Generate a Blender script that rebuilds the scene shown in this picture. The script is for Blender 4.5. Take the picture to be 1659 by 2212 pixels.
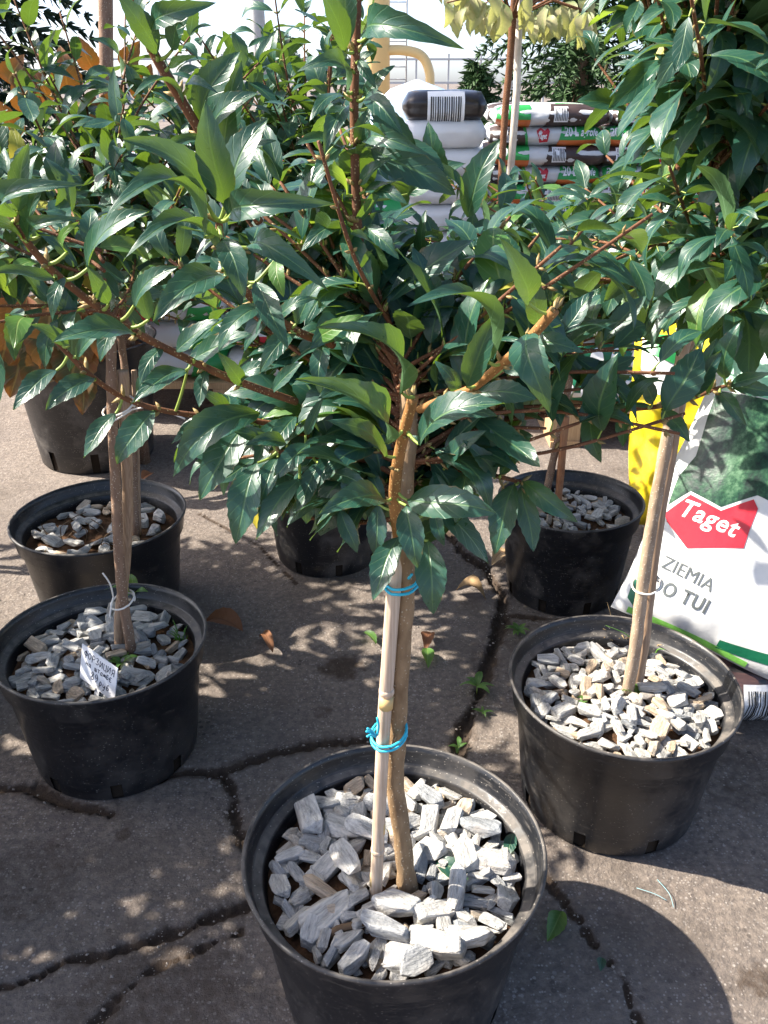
import bpy, bmesh, math, random
from mathutils import Vector, Matrix, noise
R = math.radians
random.seed(7)
for o in list(bpy.data.objects): bpy.data.objects.remove(o)
scene = bpy.context.scene
C = scene.collection

# ------------------------------------------------------------------ camera, sky, sun, exposure
HC, PITCH, FPX = 1.114, R(26.52), 1860.0          # camera height, tilt, focal length in units of a 1659x2212 picture
cam_d = bpy.data.cameras.new('Camera'); cam = bpy.data.objects.new('Camera', cam_d); C.objects.link(cam)
cam_d.sensor_fit = 'VERTICAL'; cam_d.sensor_height = 24.0; cam_d.lens = 24.0 * FPX / 2212.0
cam_d.clip_start = 0.02; cam_d.clip_end = 3000
cam.location = (0, 0, HC); cam.rotation_euler = (math.pi / 2 - PITCH, 0, 0)
scene.camera = cam
SUN = Vector((-0.264, 0.036, 0.246)).normalized()  # towards the sun
world = bpy.data.worlds.new('World'); scene.world = world; world.use_nodes = True
wn = world.node_tree; sky = wn.nodes.new('ShaderNodeTexSky'); sky.sky_type = 'NISHITA'; sky.sun_disc = False
sky.sun_elevation = math.asin(SUN.z); sky.sun_rotation = math.atan2(SUN.x, SUN.y) % (2 * math.pi)
sky.air_density = 0.5; sky.dust_density = 1.6; sky.ozone_density = 0.3
wn.links.new(sky.outputs[0], wn.nodes['Background'].inputs[0]); wn.nodes['Background'].inputs[1].default_value = 0.15
sun_d = bpy.data.lights.new('sun', 'SUN'); sun_d.energy = 5.0; sun_d.angle = R(0.55); sun_d.color = (1.0, 0.93, 0.82)
sun = bpy.data.objects.new('sun', sun_d); C.objects.link(sun); sun.rotation_euler = SUN.to_track_quat('Z', 'Y').to_euler(); sun.location = SUN * 20
vs = scene.view_settings; vs.view_transform = 'Standard'; vs.look = 'None'; vs.gamma = 1.0; vs.exposure = 1.6; vs.use_curve_mapping = False

# ------------------------------------------------------------------ measuring helpers (a ray of the survey camera cut by a plane)
cp, sp = math.cos(PITCH), math.sin(PITCH)
def ray(px, py):
    a = (px - 829.5) / FPX; b = (1106 - py) / FPX
    return Vector((a, cp + b * sp, -sp + b * cp))
def PY(px, py, Y): r = ray(px, py); return Vector((0, 0, HC)) + r * (Y / r.y)
def PZ(px, py, z=0.0): r = ray(px, py); return Vector((0, 0, HC)) + r * ((z - HC) / r.z)

# ------------------------------------------------------------------ materials
def mat(name, rough=0.6, spec=0.4):
    m = bpy.data.materials.new(name); m.use_nodes = True
    nt = m.node_tree; b = nt.nodes['Principled BSDF']; b.inputs['Roughness'].default_value = rough
    b.inputs['Specular IOR Level'].default_value = spec
    return m, nt, b
def N(nt, typ, **kw):
    n = nt.nodes.new(typ)
    for k, v in kw.items():
        if k in ('operation', 'blend_type', 'data_type', 'feature', 'noise_dimensions', 'wave_type', 'bands_direction', 'attribute_name', 'clamp'): setattr(n, k, v)
        else:
            i = n.inputs[int(k[1:])] if k[0] == '_' and k[1:].isdigit() else n.inputs[k.replace('__', ' ')]
            if hasattr(v, 'is_output'): nt.links.new(v, i)
            else: i.default_value = v
    return n
def ramp(nt, fac, stops, interp='LINEAR'):
    n = nt.nodes.new('ShaderNodeValToRGB'); nt.links.new(fac, n.inputs[0]); e = n.color_ramp.elements; n.color_ramp.interpolation = interp
    while len(e) < len(stops): e.new(0.5)
    for i, (p, c) in enumerate(stops):
        e[i].position = p; e[i].color = (c, c, c, 1) if isinstance(c, (int, float)) else (*c, 1)
    return n.outputs[0]
def mix(nt, fac, a, b, mode='MIX'):
    n = nt.nodes.new('ShaderNodeMix'); n.data_type = 'RGBA'; n.blend_type = mode
    for i, v in ((0, fac), (6, a), (7, b)):
        if hasattr(v, 'is_output'): nt.links.new(v, n.inputs[i])
        else: n.inputs[i].default_value = (*v, 1) if isinstance(v, tuple) else v
    return n.outputs[2]
def coords(nt, kind='Object', scale=(1, 1, 1)):
    t = nt.nodes.new('ShaderNodeTexCoord'); mp = nt.nodes.new('ShaderNodeMapping'); nt.links.new(t.outputs[kind], mp.inputs[0]); mp.inputs[3].default_value = scale
    return mp.outputs[0]
def nz(nt, vec, scale, detail=4, rough=0.55):
    n = nt.nodes.new('ShaderNodeTexNoise'); nt.links.new(vec, n.inputs['Vector']); n.inputs['Scale'].default_value = scale; n.inputs['Detail'].default_value = detail; n.inputs['Roughness'].default_value = rough
    return n.outputs[0]
def vor(nt, vec, scale, feature='F1'):
    n = nt.nodes.new('ShaderNodeTexVoronoi'); n.feature = feature; nt.links.new(vec, n.inputs['Vector']); n.inputs['Scale'].default_value = scale
    return n
def bump(nt, b, h, strength=0.3, dist=0.002):
    n = nt.nodes.new('ShaderNodeBump'); n.inputs['Strength'].default_value = strength; n.inputs['Distance'].default_value = dist
    nt.links.new(h, n.inputs['Height']); nt.links.new(n.outputs[0], b.inputs['Normal'])
def plain(name, col, rough=0.6, spec=0.4, var=0.15, scale=30, bmp=0.0, bscale=60):
    m, nt, b = mat(name, rough, spec); v = coords(nt)
    c = mix(nt, nz(nt, v, scale), tuple(x * (1 - var) for x in col), tuple(min(1, x * (1 + var)) for x in col))
    nt.links.new(c, b.inputs['Base Color'])
    if bmp: bump(nt, b, nz(nt, v, bscale, 5), bmp, 0.004)
    return m

def leaf_mat(name, dark, light, under, vein, rough=0.36, trans=0.35, tcol=(0.25, 0.42, 0.03), autumn=None):
    m, nt, b = mat(name, rough, 0.5)
    uv = nt.nodes.new('ShaderNodeUVMap'); sx = nt.nodes.new('ShaderNodeSeparateXYZ'); nt.links.new(uv.outputs[0], sx.inputs[0])
    oi = nt.nodes.new('ShaderNodeObjectInfo')
    x = N(nt, 'ShaderNodeMath', operation='SUBTRACT', _0=sx.outputs[0], _1=0.5).outputs[0]
    ax = N(nt, 'ShaderNodeMath', operation='ABSOLUTE', _0=x).outputs[0]
    mid = ramp(nt, ax, [(0.0, 1.0), (0.02, 0.8), (0.045, 0.0)])
    k = N(nt, 'ShaderNodeMath', operation='MULTIPLY', _0=sx.outputs[1], _1=6.5).outputs[0]
    k2 = N(nt, 'ShaderNodeMath', operation='MULTIPLY', _0=ax, _1=3.4).outputs[0]
    k3 = N(nt, 'ShaderNodeMath', operation='SUBTRACT', _0=k, _1=k2).outputs[0]
    fr = N(nt, 'ShaderNodeMath', operation='PINGPONG', _0=k3, _1=0.5).outputs[0]
    lat = ramp(nt, fr, [(0.0, 0.45), (0.04, 0.2), (0.09, 0.0)])
    vn = N(nt, 'ShaderNodeMath', operation='MAXIMUM', _0=mid, _1=lat).outputs[0]
    n1 = nz(nt, coords(nt), 4.0, 3)
    rnd = N(nt, 'ShaderNodeMath', operation='ADD', _0=oi.outputs['Random'], _1=n1).outputs[0]
    rf = ramp(nt, N(nt, 'ShaderNodeMath', operation='MULTIPLY', _0=rnd, _1=0.5).outputs[0], [(0.2, 0.0), (0.8, 1.0)])
    c = mix(nt, rf, dark, light)
    if autumn:
        c = mix(nt, ramp(nt, nz(nt, coords(nt), 2.2, 2), [(0.4, 0.0), (0.62, 1.0)]), c, autumn)
    c = mix(nt, vn, c, vein)
    ed = ramp(nt, N(nt, 'ShaderNodeMath', operation='ADD', _0=ax, _1=N(nt, 'ShaderNodeMath', operation='MULTIPLY', _0=nz(nt, coords(nt), 5.0, 5, 0.7), _1=0.5).outputs[0]).outputs[0], [(0.76, 0.0), (0.80, 1.0)])
    c = mix(nt, N(nt, 'ShaderNodeMath', operation='MULTIPLY', _0=ed, _1=0.75).outputs[0], c, (0.16, 0.10, 0.035))
    c = mix(nt, ramp(nt, nz(nt, coords(nt), 11.0, 6, 0.75), [(0.56, 0.0), (0.8, 0.45)]), c, tuple(0.5 * q + 0.07 for q in light))
    geo = nt.nodes.new('ShaderNodeNewGeometry')
    c = mix(nt, geo.outputs['Backfacing'], c, mix(nt, vn, under, tuple(min(1, 1.7 * q + .03) for q in under)))
    nt.links.new(c, b.inputs['Base Color'])
    # worn, slightly dusty gloss
    rr = ramp(nt, nz(nt, coords(nt), 9.0, 4), [(0.3, rough - 0.08), (0.7, rough + 0.16)]); nt.links.new(rr, b.inputs['Roughness'])
    hgt = N(nt, 'ShaderNodeMath', operation='MULTIPLY', _0=vn, _1=-1.0).outputs[0]
    hh = N(nt, 'ShaderNodeMath', operation='ADD', _0=hgt, _1=N(nt, 'ShaderNodeMath', operation='MULTIPLY', _0=nz(nt, coords(nt), 10, 3), _1=0.5).outputs[0]).outputs[0]
    bump(nt, b, hh, 0.35, 0.0012)
    tr = nt.nodes.new('ShaderNodeBsdfTranslucent'); tr.inputs[0].default_value = (*tcol, 1)
    ms = nt.nodes.new('ShaderNodeMixShader'); ms.inputs[0].default_value = trans
    nt.links.new(b.outputs[0], ms.inputs[1]); nt.links.new(tr.outputs[0], ms.inputs[2])
    nt.links.new(ms.outputs[0], nt.nodes['Material Output'].inputs[0])
    return m

M = {}
M['leaf'] = leaf_mat('forsythia_leaf', (0.011, 0.050, 0.038), (0.020, 0.076, 0.048), (0.07, 0.14, 0.058), (0.075, 0.15, 0.06), rough=0.33, trans=0.15)
M['leaf_young'] = leaf_mat('young_leaf', (0.05, 0.14, 0.03), (0.08, 0.19, 0.04), (0.14, 0.25, 0.05), (0.2, 0.3, 0.08), trans=0.35, tcol=(0.35, 0.5, 0.04))
M['leaf_yellow'] = leaf_mat('yellowing_leaf', (0.22, 0.26, 0.04), (0.4, 0.36, 0.05), (0.35, 0.35, 0.07), (0.4, 0.4, 0.1), trans=0.4, tcol=(0.6, 0.5, 0.05))
M['leaf_autumn'] = leaf_mat('autumn_leaf', (0.20, 0.045, 0.015), (0.26, 0.10, 0.02), (0.2, 0.10, 0.05), (0.28, 0.2, 0.05), rough=0.5, trans=0.12, tcol=(0.5, 0.18, 0.02), autumn=(0.06, 0.075, 0.02))
M['leaf_varieg'] = leaf_mat('variegated_leaf', (0.12, 0.19, 0.06), (0.26, 0.31, 0.14), (0.3, 0.36, 0.15), (0.35, 0.4, 0.15), rough=0.5, trans=0.4, tcol=(0.45, 0.45, 0.12), autumn=(0.42, 0.38, 0.2))
M['leaf_brown'] = leaf_mat('dry_leaf', (0.17, 0.065, 0.025), (0.26, 0.11, 0.045), (0.25, 0.12, 0.06), (0.12, 0.05, 0.02), rough=0.7, trans=0.1, tcol=(0.4, 0.15, 0.03))
M['leaf_tan'] = leaf_mat('tan_leaf', (0.42, 0.27, 0.13), (0.5, 0.34, 0.18), (0.45, 0.3, 0.16), (0.3, 0.17, 0.08), rough=0.7, trans=0.1, tcol=(0.5, 0.3, 0.1))

def bark(name, a, b_, dots=(0.42, 0.33, 0.22), dsc=260):
    m, nt, b = mat(name, 0.75, 0.25); v = coords(nt, scale=(1, 1, 0.35))
    c = mix(nt, ramp(nt, nz(nt, v, 90, 5), [(0.3, 0.0), (0.7, 1.0)]), a, b_)
    vv = vor(nt, coords(nt, scale=(1, 1, 0.8)), dsc)
    d = ramp(nt, vv.outputs['Distance'], [(0.0, 1.0), (0.22, 0.9), (0.3, 0.0)])
    sel = ramp(nt, vv.outputs['Color'], [(0.45, 0.0), (0.55, 1.0)])
    f = N(nt, 'ShaderNodeMath', operation='MULTIPLY', _0=d, _1=sel).outputs[0]
    c = mix(nt, f, c, dots)
    nt.links.new(c, b.inputs['Base Color'])
    h = N(nt, 'ShaderNodeMath', operation='ADD', _0=nz(nt, v, 160, 4), _1=f).outputs[0]
    bump(nt, b, h, 0.6, 0.002); return m
M['bark'] = bark('stem_bark', (0.17, 0.105, 0.055), (0.30, 0.20, 0.11))
M['bark_grey'] = bark('grey_bark', (0.17, 0.10, 0.065), (0.28, 0.18, 0.12), dots=(0.5, 0.42, 0.32), dsc=300)
M['bark_tan'] = bark('tan_bark', (0.26, 0.18, 0.12), (0.40, 0.30, 0.21), dots=(0.6, 0.5, 0.38), dsc=300)
M['twig'] = bark('twig_bark', (0.10, 0.042, 0.022), (0.19, 0.08, 0.035), dots=(0.5, 0.35, 0.18), dsc=420)
M['twig_orange'] = bark('orange_twig', (0.20, 0.095, 0.032), (0.33, 0.16, 0.05), dots=(0.6, 0.4, 0.15), dsc=380)
M['petiole'] = plain('petiole', (0.24, 0.32, 0.06), 0.5, 0.4)
M['bud'] = plain('bud', (0.24, 0.17, 0.06), 0.55, 0.4, 0.3, 150)
def cane_mat(name, a, b_):
    m, nt, b = mat(name, 0.62, 0.35)
    v = coords(nt, scale=(1, 1, 0.04)); f = ramp(nt, nz(nt, v, 330, 4), [(0.35, 0.0), (0.65, 1.0)])
    c = mix(nt, f, a, b_); c = mix(nt, ramp(nt, nz(nt, coords(nt), 14, 4), [(0.5, 0), (0.75, 0.5)]), c, (0.33, 0.22, 0.13))
    nt.links.new(c, b.inputs['Base Color']); bump(nt, b, nz(nt, v, 400, 3), 0.4, 0.001); return m
M['bamboo'] = cane_mat('bamboo', (0.42, 0.31, 0.22), (0.60, 0.47, 0.35))
M['bamboo_band'] = plain('bamboo_node', (0.55, 0.38, 0.16), 0.5)
M['stake_wood'] = cane_mat('stake_wood', (0.25, 0.16, 0.10), (0.38, 0.26, 0.17))
M['stake_red'] = cane_mat('peeled_stake', (0.28, 0.11, 0.05), (0.42, 0.19, 0.09))
M['stake_pale'] = cane_mat('pale_stake', (0.6, 0.52, 0.42), (0.72, 0.64, 0.54))
M['twine_blue'] = plain('blue_twine', (0.02, 0.42, 0.58), 0.45, 0.5, 0.25, 300)
M['twine_pale'] = plain('faded_twine', (0.25, 0.42, 0.45), 0.7, 0.3)
M['twine_white'] = plain('white_cord', (0.72, 0.68, 0.62), 0.7, 0.3, 0.1, 300)

def pot_mat(name, dusty):
    m, nt, b = mat(name, 0.42, 0.5); v = coords(nt)
    base = mix(nt, nz(nt, v, 9, 3), (0.007, 0.008, 0.010), (0.013, 0.014, 0.017))
    # short scuffs running round the wall
    s = coords(nt, scale=(1, 1, 1)); sc = vor(nt, coords(nt, scale=(1.0, 1.0, 1.8)), 150)
    scr = ramp(nt, sc.outputs['Distance'], [(0.0, 1.0), (0.13, 0.7), (0.19, 0.0)])
    sel = ramp(nt, sc.outputs['Color'], [(0.40, 0.0), (0.60, 1.0)])
    scr = N(nt, 'ShaderNodeMath', operation='MULTIPLY', _0=scr, _1=sel).outputs[0]
    dust = ramp(nt, nz(nt, v, 7, 6, 0.65), [(0.50, 0.0), (0.74, dusty)])
    fine = ramp(nt, nz(nt, v, 240, 3, 0.6), [(0.6, 0.0), (0.8, 0.25)])
    d2 = N(nt, 'ShaderNodeMath', operation='MAXIMUM', _0=dust, _1=N(nt, 'ShaderNodeMath', operation='MULTIPLY', _0=fine, _1=0.5).outputs[0]).outputs[0]
    gg = nt.nodes.new('ShaderNodeNewGeometry'); gs = nt.nodes.new('ShaderNodeSeparateXYZ'); nt.links.new(gg.outputs['True Normal'], gs.inputs[0])
    up = ramp(nt, gs.outputs[2], [(0.35, 0.0), (0.75, 0.8)]); up = N(nt, 'ShaderNodeMath', operation='MULTIPLY', _0=up, _1=ramp(nt, nz(nt, v, 35, 5), [(0.38, 0.15), (0.6, 1.0)])).outputs[0]
    d2 = N(nt, 'ShaderNodeMath', operation='MAXIMUM', _0=d2, _1=up).outputs[0]
    streak = ramp(nt, nz(nt, coords(nt, scale=(1, 1, 7)), 26, 6, 0.7), [(0.56, 0.0), (0.74, 0.5)]); d2 = N(nt, 'ShaderNodeMath', operation='MAXIMUM', _0=d2, _1=streak).outputs[0]
    c = mix(nt, d2, base, (0.155, 0.135, 0.115)); c = mix(nt, N(nt, 'ShaderNodeMath', operation='MULTIPLY', _0=scr, _1=0.6).outputs[0], c, (0.42, 0.38, 0.33))
    nt.links.new(c, b.inputs['Base Color'])
    nt.links.new(ramp(nt, d2, [(0.0, 0.33), (0.5, 0.7)]), b.inputs['Roughness'])
    bump(nt, b, nz(nt, v, 60, 5), 0.12, 0.002); return m
M['pot'] = pot_mat('black_plastic', 0.45)
M['pot_dusty'] = pot_mat('dusty_plastic', 1.0)
M['hole'] = plain('pot_hole_dark', (0.03, 0.022, 0.016), 0.95, 0.1)  # dark brown fill set behind the drain slots

def soil_mat():
    m, nt, b = mat('soil', 0.95, 0.15); v = coords(nt)
    c = mix(nt, ramp(nt, nz(nt, v, 45, 6, 0.65), [(0.35, 0.0), (0.7, 1.0)]), (0.05, 0.028, 0.016), (0.16, 0.085, 0.045))
    nt.links.new(c, b.inputs['Base Color']); bump(nt, b, nz(nt, v, 170, 6, 0.7), 0.9, 0.006); return m
M['soil'] = soil_mat()
def stone_mat():
    m, nt, b = mat('layered_stone', 0.72, 0.35); v = coords(nt)
    lay = nz(nt, coords(nt, scale=(0.8, 4.0, 6.5)), 1.9, 7, 0.7)
    oi = nt.nodes.new('ShaderNodeObjectInfo')
    c = ramp(nt, lay, [(0.28, (0.15, 0.148, 0.145)), (0.40, (0.36, 0.357, 0.352)), (0.52, (0.55, 0.545, 0.535)), (0.72, (0.70, 0.69, 0.665))])
    tint = ramp(nt, oi.outputs['Random'], [(0.0, (0.52, 0.55, 0.58)), (0.30, (0.98, 0.97, 0.94)), (0.85, (1.0, 0.97, 0.90)), (0.93, (1.0, 0.78, 0.56))])
    c = mix(nt, 1.0, c, tint, 'MULTIPLY')
    c = mix(nt, ramp(nt, nz(nt, v, 1.3, 5), [(0.52, 0.0), (0.75, 0.6)]), c, (0.30, 0.23, 0.17))
    nt.links.new(c, b.inputs['Base Color'])
    h = N(nt, 'ShaderNodeMath', operation='ADD', _0=lay, _1=nz(nt, v, 5, 5, 0.7)).outputs[0]
    bump(nt, b, h, 0.9, 0.006); return m
M['stone'] = stone_mat()

def ground_mat():
    m, nt, b = mat('old_concrete', 0.9, 0.25); v = coords(nt)
    big = ramp(nt, nz(nt, v, 2.3, 6, 0.6), [(0.3, 0.0), (0.7, 1.0)])
    c = mix(nt, big, (0.165, 0.135, 0.113), (0.248, 0.205, 0.17))
    c = mix(nt, ramp(nt, nz(nt, v, 8, 6, 0.65), [(0.5, 0), (0.72, 0.75)]), c, (0.14, 0.112, 0.098))
    c = mix(nt, ramp(nt, nz(nt, v, 75, 5, 0.7), [(0.42, 0.7), (0.6, 0.0)]), c, (0.105, 0.088, 0.078))
    for sc, th, col, lo in ((115, 0.24, (0.36, 0.32, 0.285), 0.68), (62, 0.18, (0.34, 0.31, 0.28), 0.84), (210, 0.3, (0.38, 0.34, 0.30), 0.62), (85, 0.3, (0.06, 0.05, 0.043), 0.78)):
        vv = vor(nt, v, sc); d = ramp(nt, vv.outputs['Distance'], [(0.0, 1.0), (th, 1.0), (th + 0.08, 0.0)]); s = ramp(nt, vv.outputs['Color'], [(lo, 0.0), (lo + 0.02, 0.85)])
        f = N(nt, 'ShaderNodeMath', operation='MULTIPLY', _0=d, _1=s).outputs[0]; f = N(nt, 'ShaderNodeMath', operation='MULTIPLY', _0=f, _1=ramp(nt, nz(nt, v, 6 + sc * .05, 4), [(0.35, 0.15), (0.65, 0.9)])).outputs[0]; c = mix(nt, f, c, col)
    c = mix(nt, ramp(nt, nz(nt, v, 3.7, 7, 0.7), [(0.52, 0.0), (0.62, 0.55)]), c, (0.105, 0.085, 0.07))
    c = mix(nt, ramp(nt, nz(nt, v, 1.6, 5, 0.6), [(0.5, 0.0), (0.7, 0.4)]), c, (0.24, 0.205, 0.18))
    at = nt.nodes.new('ShaderNodeAttribute'); at.attribute_name = 'dirt'
    dd = N(nt, 'ShaderNodeMath', operation='ADD', _0=at.outputs['Fac'], _1=N(nt, 'ShaderNodeMath', operation='MULTIPLY', _0=nz(nt, v, 60, 5), _1=0.5).outputs[0]).outputs[0]
    df = ramp(nt, dd, [(0.45, 0.0), (0.75, 0.95)])
    c = mix(nt, df, c, mix(nt, nz(nt, v, 120, 4), (0.03, 0.021, 0.015), (0.085, 0.058, 0.04)))
    nt.links.new(c, b.inputs['Base Color'])
    h = N(nt, 'ShaderNodeMath', operation='ADD', _0=nz(nt, v, 130, 6, 0.7), _1=nz(nt, v, 30, 5)).outputs[0]
    bump(nt, b, h, 0.8, 0.006); return m
M['ground'] = ground_mat()
M['grit'] = plain('grit', (0.24, 0.205, 0.175), 0.85, 0.2, 0.5, 12)
M['straw'] = plain('straw', (0.36, 0.25, 0.12), 0.8, 0.2, 0.3, 90)
M['root'] = plain('dry_root', (0.13, 0.085, 0.05), 0.9, 0.2, 0.3, 90)
M['grass'] = plain('grass_blade', (0.10, 0.24, 0.03), 0.5, 0.4, 0.3, 60)
M['sign'] = plain('sign_plastic', (0.80, 0.80, 0.82), 0.4, 0.5, 0.03, 60)
M['ink'] = plain('ink', (0.012, 0.012, 0.03), 0.6, 0.3)
def film(name, col, rough=0.3, var=0.06):
    m, nt, b = mat(name, rough, 0.5); v = coords(nt)
    nt.links.new(mix(nt, nz(nt, v, 12), tuple(x * (1 - var) for x in col), tuple(min(1, x * (1 + var)) for x in col)), b.inputs['Base Color'])
    bump(nt, b, nz(nt, v, 22, 4), 0.25, 0.008); return m
M['film_white'] = film('white_film', (0.62, 0.62, 0.61))
M['film_black'] = film('black_film', (0.022, 0.018, 0.018), 0.28)
M['film_brown'] = film('brown_print', (0.055, 0.035, 0.03), 0.4, 0.5)
M['film_yellow'] = film('yellow_film', (0.82, 0.60, 0.02), 0.3, 0.25)
M['film_blue'] = film('blue_film', (0.45, 0.58, 0.72), 0.25, 0.2)
M['p_red'] = film('red_print', (0.48, 0.02, 0.035), 0.32)
M['p_green'] = film('green_print', (0.03, 0.30, 0.07), 0.35)
M['p_dkgreen'] = film('dark_green_print', (0.01, 0.12, 0.06), 0.35)
M['p_lime'] = film('lime_print', (0.22, 0.56, 0.10), 0.35)
M['p_orange'] = film('orange_print', (0.62, 0.16, 0.04), 0.35)
M['p_white'] = film('white_print', (0.82, 0.82, 0.82), 0.35)
M['p_black'] = film('black_print', (0.015, 0.015, 0.015), 0.4)
M['p_grey'] = film('grey_print', (0.09, 0.10, 0.10), 0.4)
def photo_print(name, stops, sc, z=1.0):
    m, nt, b = mat(name, 0.33, 0.5); v = coords(nt, 'UV', (1, z, 1))
    f = nz(nt, v, sc, 8, 0.68); nt.links.new(ramp(nt, f, stops), b.inputs['Base Color']); bump(nt, b, nz(nt, coords(nt), 22, 4), 0.25, 0.008); return m
def thuja_print():
    m, nt, b = mat('thuja_picture', 0.33, 0.5); v = coords(nt, 'UV', (1, 0.6, 1))
    big = nz(nt, coords(nt, 'UV', (2.2, .5, 1)), 9, 3); fine = nz(nt, coords(nt, 'UV', (1, .7, 1)), 110, 6, .75)
    f = N(nt, 'ShaderNodeMath', operation='ADD', _0=N(nt, 'ShaderNodeMath', operation='MULTIPLY', _0=big, _1=1.1).outputs[0], _1=N(nt, 'ShaderNodeMath', operation='MULTIPLY', _0=fine, _1=1.25).outputs[0]).outputs[0]
    nt.links.new(ramp(nt, f, [(0.70, (0.004, 0.013, 0.012)), (0.92, (0.012, 0.045, 0.026)), (1.0, (0.03, 0.09, 0.045)), (1.0, (0.10, 0.19, 0.11))]), b.inputs['Base Color'])
    n = [q for q in nt.nodes if q.type == 'VALTORGB'][0]; mul = N(nt, 'ShaderNodeMath', operation='MULTIPLY', _0=f, _1=0.66).outputs[0]; nt.links.new(mul, n.inputs[0])
    for e_, p_ in zip(n.color_ramp.elements, (0.60, 0.74, 0.84, 0.97)): e_.position = p_
    bump(nt, b, nz(nt, coords(nt), 22, 4), 0.3, 0.008); return m
M['p_thuja'] = thuja_print()
M['p_lawn'] = photo_print('lawn_picture', [(0.3, (0.10, 0.36, 0.22)), (0.5, (0.25, 0.55, 0.36)), (0.7, (0.6, 0.75, 0.62))], 12, 2.5)
M['p_sky'] = photo_print('sky_picture', [(0.3, (0.30, 0.48, 0.66)), (0.5, (0.55, 0.68, 0.78)), (0.7, (0.8, 0.82, 0.82))], 5, 3.0)
M['p_bark'] = photo_print('bark_picture', [(0.3, (0.02, 0.012, 0.012)), (0.5, (0.075, 0.04, 0.035)), (0.65, (0.15, 0.09, 0.075)), (0.8, (0.25, 0.17, 0.14))], 9, 5.0)
M['wood'] = cane_mat('pallet_wood', (0.42, 0.26, 0.13), (0.56, 0.38, 0.21))
M['pipe'] = plain('yellow_paint', (0.85, 0.60, 0.26), 0.45, 0.4, 0.06, 3)
M['steel'] = plain('grey_steel', (0.45, 0.45, 0.44), 0.5, 0.4)
M['needle'] = plain('needles', (0.035, 0.075, 0.022), 0.6, 0.3, 0.6, 6)
M['needle_dark'] = plain('dark_needles', (0.014, 0.034, 0.016), 0.6, 0.3, 0.6, 6)
M['far_tree'] = plain('far_foliage', (0.07, 0.11, 0.05), 0.8, 0.2, 0.4, 2)

# ------------------------------------------------------------------ mesh builder and tagging
class MB:
    def __init__(s): s.v = []; s.f = []; s.m = []; s.uv = None
    def tube(s, pts, rad, n=7, mi=0, cap=True):
        pts = [Vector(p) for p in pts]; k = len(pts)
        if not isinstance(rad, (list, tuple)): rad = [rad] * k
        t = (pts[1] - pts[0]).normalized(); a = t.orthogonal().normalized(); b0 = len(s.v)
        for i, p in enumerate(pts):
            t = (pts[min(i + 1, k - 1)] - pts[max(i - 1, 0)]).normalized()
            a = (a - t * a.dot(t)).normalized(); b = t.cross(a)
            for j in range(n):
                an = 2 * math.pi * j / n; s.v.append(p + (a * math.cos(an) + b * math.sin(an)) * rad[i])
        for i in range(k - 1):
            for j in range(n):
                q = b0 + i * n; s.f.append((q + j, q + (j + 1) % n, q + n + (j + 1) % n, q + n + j)); s.m.append(mi)
        if cap:
            s.f.append(tuple(b0 + j for j in reversed(range(n)))); s.m.append(mi)
            s.f.append(tuple(b0 + (k - 1) * n + j for j in range(n))); s.m.append(mi)
    def box(s, c, d, mi=0, ax=None):
        c = Vector(c); ax = ax or (Vector((1, 0, 0)), Vector((0, 1, 0)), Vector((0, 0, 1))); b = len(s.v)
        for z in (-1, 1):
            for y in (-1, 1):
                for x in (-1, 1): s.v.append(c + ax[0] * (x * d[0] / 2) + ax[1] * (y * d[1] / 2) + ax[2] * (z * d[2] / 2))
        for f in ((0, 2, 3, 1), (4, 5, 7, 6), (0, 1, 5, 4), (2, 6, 7, 3), (0, 4, 6, 2), (1, 3, 7, 5)): s.f.append(tuple(b + i for i in f)); s.m.append(mi)
    def cone(s, p, d, ln, r, n=5, mi=0):
        d = d.normalized(); a = d.orthogonal().normalized(); c = d.cross(a); b = len(s.v)
        for fr, rr in ((0, 0.6), (0.45, 1.0)):
            for j in range(n): an = 2 * math.pi * j / n; s.v.append(p + d * (fr * ln) + (a * math.cos(an) + c * math.sin(an)) * (r * rr))
        s.v.append(p + d * ln)
        for j in range(n):
            s.f.append((b + j, b + (j + 1) % n, b + n + (j + 1) % n, b + n + j)); s.m.append(mi)
            s.f.append((b + n + j, b + n + (j + 1) % n, b + 2 * n)); s.m.append(mi)
    def mesh(s, name, mats, off=Vector(), smooth=True):
        me = bpy.data.meshes.new(name); me.from_pydata([tuple(Vector(p) - off) for p in s.v], [], s.f)
        for m_ in mats: me.materials.append(m_)
        me.polygons.foreach_set('material_index', s.m)
        if smooth: me.polygons.foreach_set('use_smooth', [True] * len(s.f))
        me.update(); return me
    def build(s, name, mats, parent=None, off=Vector(), smooth=True):
        return link(name, s.mesh(name, mats if isinstance(mats, list) else [mats], off, smooth), parent)
def link(name, data, parent=None):
    o = bpy.data.objects.new(name, data); C.objects.link(o)
    if parent: o.parent = parent
    return o
def tag(o, label, cat, group=None):
    o['label'] = label; o['category'] = cat
    if group: o['group'] = group
    return o
def thing(name, loc, label, cat, group=None):
    o = link(name, None); o.location = loc; o.empty_display_size = 0.05; return tag(o, label, cat, group)
def spline(pts, sub=5):
    pts = [Vector(p) for p in pts]
    if len(pts) < 3: return pts
    out = []
    for i in range(len(pts) - 1):
        p0 = pts[max(i - 1, 0)]; p1 = pts[i]; p2 = pts[i + 1]; p3 = pts[min(i + 2, len(pts) - 1)]
        for k in range(sub):
            t = k / sub; out.append(0.5 * (2 * p1 + (p2 - p0) * t + (2 * p0 - 5 * p1 + 4 * p2 - p3) * t * t + (3 * p1 - p0 - 3 * p2 + p3) * t ** 3))
    out.append(pts[-1]); return out
def lerp(a, b, t): return a + (b - a) * t
UP = Vector((0, 0, 1))

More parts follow.
